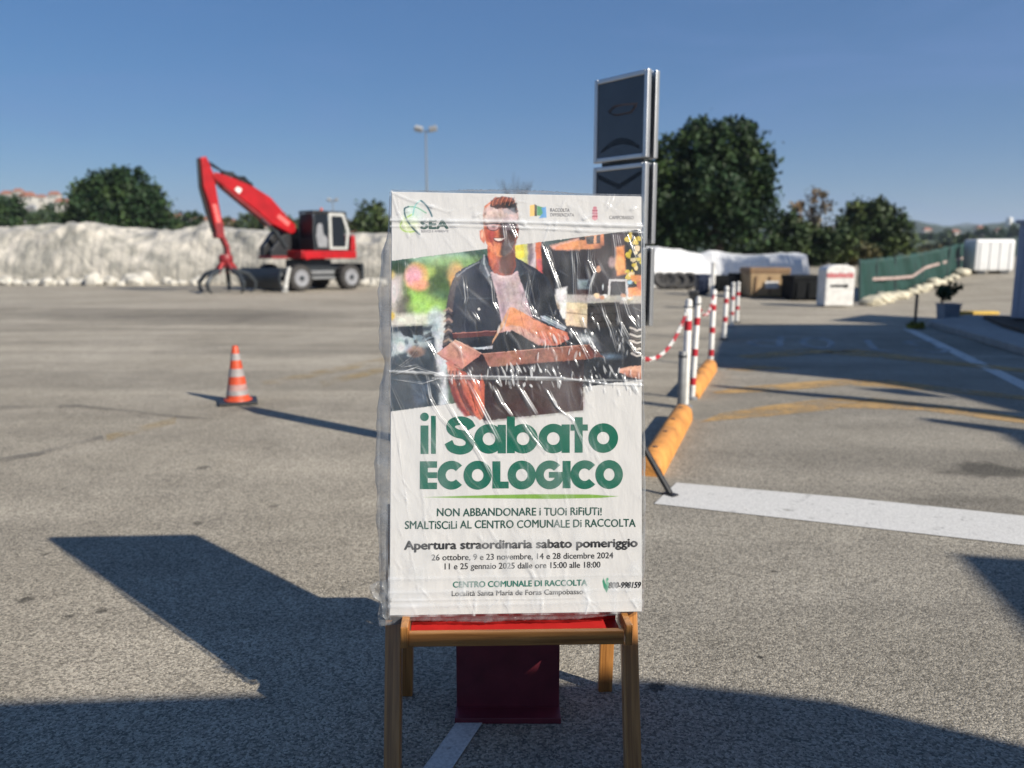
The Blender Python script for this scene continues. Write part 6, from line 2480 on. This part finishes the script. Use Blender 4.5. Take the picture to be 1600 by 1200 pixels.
for i, (px, D, bl_, n_, mm) in enumerate([
    (578, 70, [(578, 348, 24, 26), (590, 362, 28, 22), (566, 364, 18, 18)], 2600, 'leaf_mid'), (600, 78, [(606, 368, 20, 22)], 1200, 'leaf_olive'),
    (388, 120, [(388, 349, 20, 13)], 1100, 'leaf_mid'), (350, 125, [(352, 352, 22, 10)], 900, 'leaf_olive'), (420, 120, [(424, 352, 24, 12)], 1000, 'leaf_mid'),
    (300, 110, [(298, 346, 20, 12)], 900, 'leaf_dark'), (455, 118, [(455, 352, 20, 12)], 900, 'leaf_mid'), (545, 115, [(545, 352, 18, 14)], 800, 'leaf_olive'),
    (75, 130, [(80, 338, 26, 16)], 1100, 'leaf_mid'), (96, 120, [(100, 350, 20, 12)], 800, 'leaf_dark'), (45, 120, [(42, 346, 20, 12)], 800, 'leaf_mid'), (276, 100, [(276, 354, 14, 9)], 700, 'leaf_mid')]):
    labs = ['bushy green tree left of the wrapped poster, behind the heap', 'pale bush half hidden by the left edge of the poster', 'rounded tree under the excavator boom', 'low olive tree between the excavator stick and boom',
            'green tree under the lower half of the excavator boom', 'small dark tree just left of the excavator stick', 'distant tree at the foot of the excavator boom', 'olive tree right of the excavator cab',
            'green tree left of the rounded dark tree, on the slope', 'dark bush at the left foot of the rounded dark tree', 'green tree beside the pale floodlight mast at far left', 'small bush right of the rounded dark tree']
    tree('distant_tree', px, D, bl_, n_, .22, M[mm], labs[i], 'trees behind the grey tarped heap', .15, 60 + i, limbs=4)
for i, (px, D, cy, rx, ry, mm, lab) in enumerate([
    (1412, 150, 392, 20, 10, 'leaf_mid', 'low bushy tree behind the near half of the green fence'), (1450, 160, 388, 22, 8, 'leaf_olive', 'olive tree behind the middle of the green fence'),
    (1490, 170, 382, 20, 8, 'leaf_dark', 'dark tree behind the far half of the green fence'), (1512, 210, 374, 16, 8, 'leaf_mid', 'tree on the slope left of the white storage container'),
    (1440, 300, 372, 22, 8, 'leaf_dark', 'dark tree on the right slope among the white houses'), (1475, 320, 368, 18, 7, 'leaf_mid', 'green tree high on the right slope'),
    (1545, 300, 366, 26, 8, 'leaf_dark', 'dark tree line patch right above the storage container'), (1420, 340, 364, 12, 7, 'leaf_mid', 'small tree on the right slope beside the cream house'),
    (1585, 320, 364, 14, 8, 'leaf_mid', 'tree on the skyline beside the sheet metal hut')]):
    tree('distant_tree', px, D, [(px, cy, rx, ry), (px + rx * .5, cy + 3, rx * .6, ry * .8)], 700, D * .0022, M[mm], lab, 'trees on the right slope', .2, 90 + i, limbs=3)
# bare twigs over the poster
b = at(805, 400, 40)
bt = empty('bare_tree', (b.x, b.y, 0), 'bare twiggy treetop just above the wrapped poster', 'tree')
mb = MB()
r_ = random.Random(2)
mb.tube([(0, 0, 0), (.1, 0, 2.6), (0, 0, 3.6)], [.12, .09, .05], 7)
mb.build('trunk', M['bark'], bt, True)
mb = MB()
for k in range(34):
    x = r_.uniform(-1.0, .9)
    z = r_.uniform(4.3, 5.35) - abs(x) * .5
    mb.tube([(0, 0, 3.0 + r_.uniform(-.8, .5)), (x * .5, r_.uniform(-.4, .4), 4.0), (x, r_.uniform(-.6, .6), z)], [.03, .018, .006], 5)
    mb.tube([(x * .5, 0, 4.0), (x * .7 + .2, 0, z - .2)], [.012, .005], 4)
mb.build('twigs', M['bark'], bt, True)

# ------------------------------------------------------------------ distant land and houses
def ridge(name, D, depth, prof, m, seed, rough):
    xs_ = np.linspace(prof[0][0], prof[-1][0], 240)
    vs_ = []
    for px in xs_:
        top = at(px, float(np.interp(px, [p[0] for p in prof], [p[1] for p in prof])), D)
        for j in range(9):
            t = j / 8
            z = max(-1, top.z * (1 - (1 - t) ** 1.8))
            q = Vector((top.x / (D * .03), t * 4, seed))
            z += rough * mnoise.noise(q) * min(1, 3 * t) + rough * .5 * mnoise.noise(q * 3.1) * t
            vs_.append((top.x * (1 + (t - 1) * .12), D + (t - 1) * depth, z))
        vs_.append((top.x, D + depth * .6, -1))
    o = np_mesh(name, np.array(vs_), grid_quads(10, 240), m)
    return tag(o, kind='structure')


ridge('hillside', 260, 90, [(-400, 318), (-100, 312), (0, 308), (40, 306), (75, 312), (110, 322), (150, 334), (280, 346), (330, 344), (400, 348), (480, 346), (560, 352), (700, 356), (900, 360)], M['hill'], 3, 2.2)
ridge('hillside', 320, 120, [(1000, 372), (1300, 372), (1400, 374), (1440, 377), (1500, 374), (1560, 372), (1700, 366), (1900, 360)], M['hill'], 8, 1.6)
ridge('distant_hills', 900, 250, [(900, 372), (1200, 366), (1390, 352), (1410, 347), (1440, 352), (1470, 358), (1510, 356), (1560, 350), (1700, 344), (2000, 340)], M['hill_far'], 5, 5)
ridge('distant_hills', 2200, 500, [(-900, 372), (-200, 372), (300, 368), (800, 370), (1200, 362), (1480, 356), (1540, 350), (1580, 349), (1650, 352), (1900, 344), (2300, 350)], M['hill_far'], 2, 14)

WINM = M['window']


def house(px, py_base, D, w_px, h_px, label, wall=M['house_white'], hip=.35, rot=0.0, group='houses on the far slopes'):
    b = at(px, py_base, D)
    k = D / F_PX
    w, h = w_px * k, h_px * k
    root = empty('house', b, label, 'house', group, rz=rot)
    mb = MB()
    mb.box((0, 0, h / 2 - 1.5), (w, w * .7, h + 3))
    wl_ = mb.build('wall', wall, root)
    mb = MB()
    e = w * .56
    f_ = w * .40
    mb.add([(-e, -f_, h + .02), (e, -f_, h + .02), (e, f_, h + .02), (-e, f_, h + .02), (-w * .3, 0, h + w * hip), (w * .3, 0, h + w * hip)], [(3, 2, 1, 0), (0, 1, 5, 4), (2, 3, 4, 5), (1, 2, 5), (3, 0, 4)])
    mb.build('roof', M['roof_tile'], root)
    nst = max(1, int(h / 2.9))
    for s_ in range(nst):
        for q in range(3):
            mb = MB()
            mb.box(((q - 1) * w * .3, -w * .35 - .02, h * (s_ + .55) / nst), (w * .11, .08, min(1.3, h / nst * .45)))
            mb.build('window', WINM, root)


for args in [(12, 312, 240, 16, 8, 'pale house at the far left end of the skyline'), (30, 309, 235, 14, 9, 'tall pale house on the left skyline beside the floodlight mast'), (45, 316, 225, 22, 8, 'broad white house behind the pale floodlight mast heads'),
             (66, 318, 230, 13, 9, 'white house on the slope right of the pale floodlight mast'), (86, 312, 250, 16, 7, 'house with a red roof on the left skyline'), (98, 324, 220, 18, 8, 'cream house just left of the rounded dark tree'),
             (278, 350, 190, 16, 10, 'pinkish house right of the rounded dark tree'), (300, 350, 200, 14, 8, 'small pale house just left of the excavator stick'), (318, 354, 180, 18, 9, 'white house right behind the excavator stick'),
             (362, 356, 185, 16, 8, 'white house between the excavator stick and boom'), (428, 362, 170, 22, 7, 'low pale house under the excavator boom'), (565, 374, 110, 26, 9, 'beige shed roofed with tiles right of the excavator'),
             (1403, 374, 420, 12, 9, 'cream house just right of the rounded olive tree'), (1418, 368, 520, 9, 6, 'small white house high on the right slope'), (1428, 380, 380, 8, 7, 'yellowish house low on the right slope above the fence'), (1448, 366, 560, 12, 6, 'white house in the middle of the right skyline'),
             (1462, 376, 420, 8, 6, 'small cream house above the middle of the green fence'), (1492, 368, 520, 12, 5, 'pale house with red roof above the far end of the fence'), (1530, 362, 600, 12, 5, 'pale house above the white storage container'), (1510, 378, 400, 9, 5, 'low white house left of the storage container'), (1558, 366, 520, 12, 5, 'greenish white house right above the storage container')]:
    house(*args)
b = at(1576, 356, 850)
wt = empty('water_tower', (b.x, b.y, b.z - 8), 'small white water tower on the far right skyline', 'water tower')
mb = MB()
mb.lathe([(2.6, 0), (2.4, 10), (3.0, 12), (3.2, 17), (2.6, 18.5), (.4, 19)], 16)
mb.build('tank', M['white'], wt, True)
mb = MB()
mb.lathe([(3.0, 0), (3.0, .8)], 16)
mb.build('footing', M['concrete'], wt)

# ------------------------------------------------------------------ air
HAZE = True
if HAZE:
    hm = bpy.data.materials.new('haze')
    hm.use_nodes = True
    n, l = hm.node_tree.nodes, hm.node_tree.links
    n.clear()
    out = n.new('ShaderNodeOutputMaterial')
    pv_ = n.new('ShaderNodeVolumePrincipled')
    pv_.inputs['Color'].default_value = (0.70, 0.83, 1.0, 1)
    pv_.inputs['Density'].default_value = 0.00022
    pv_.inputs['Anisotropy'].default_value = 0.1
    l.new(pv_.outputs['Volume'], out.inputs['Volume'])
    mb = MB()
    mb.box((0, 1500, 75), (7000, 4800, 156))
    tag(mb.build('haze', hm), kind='stuff')
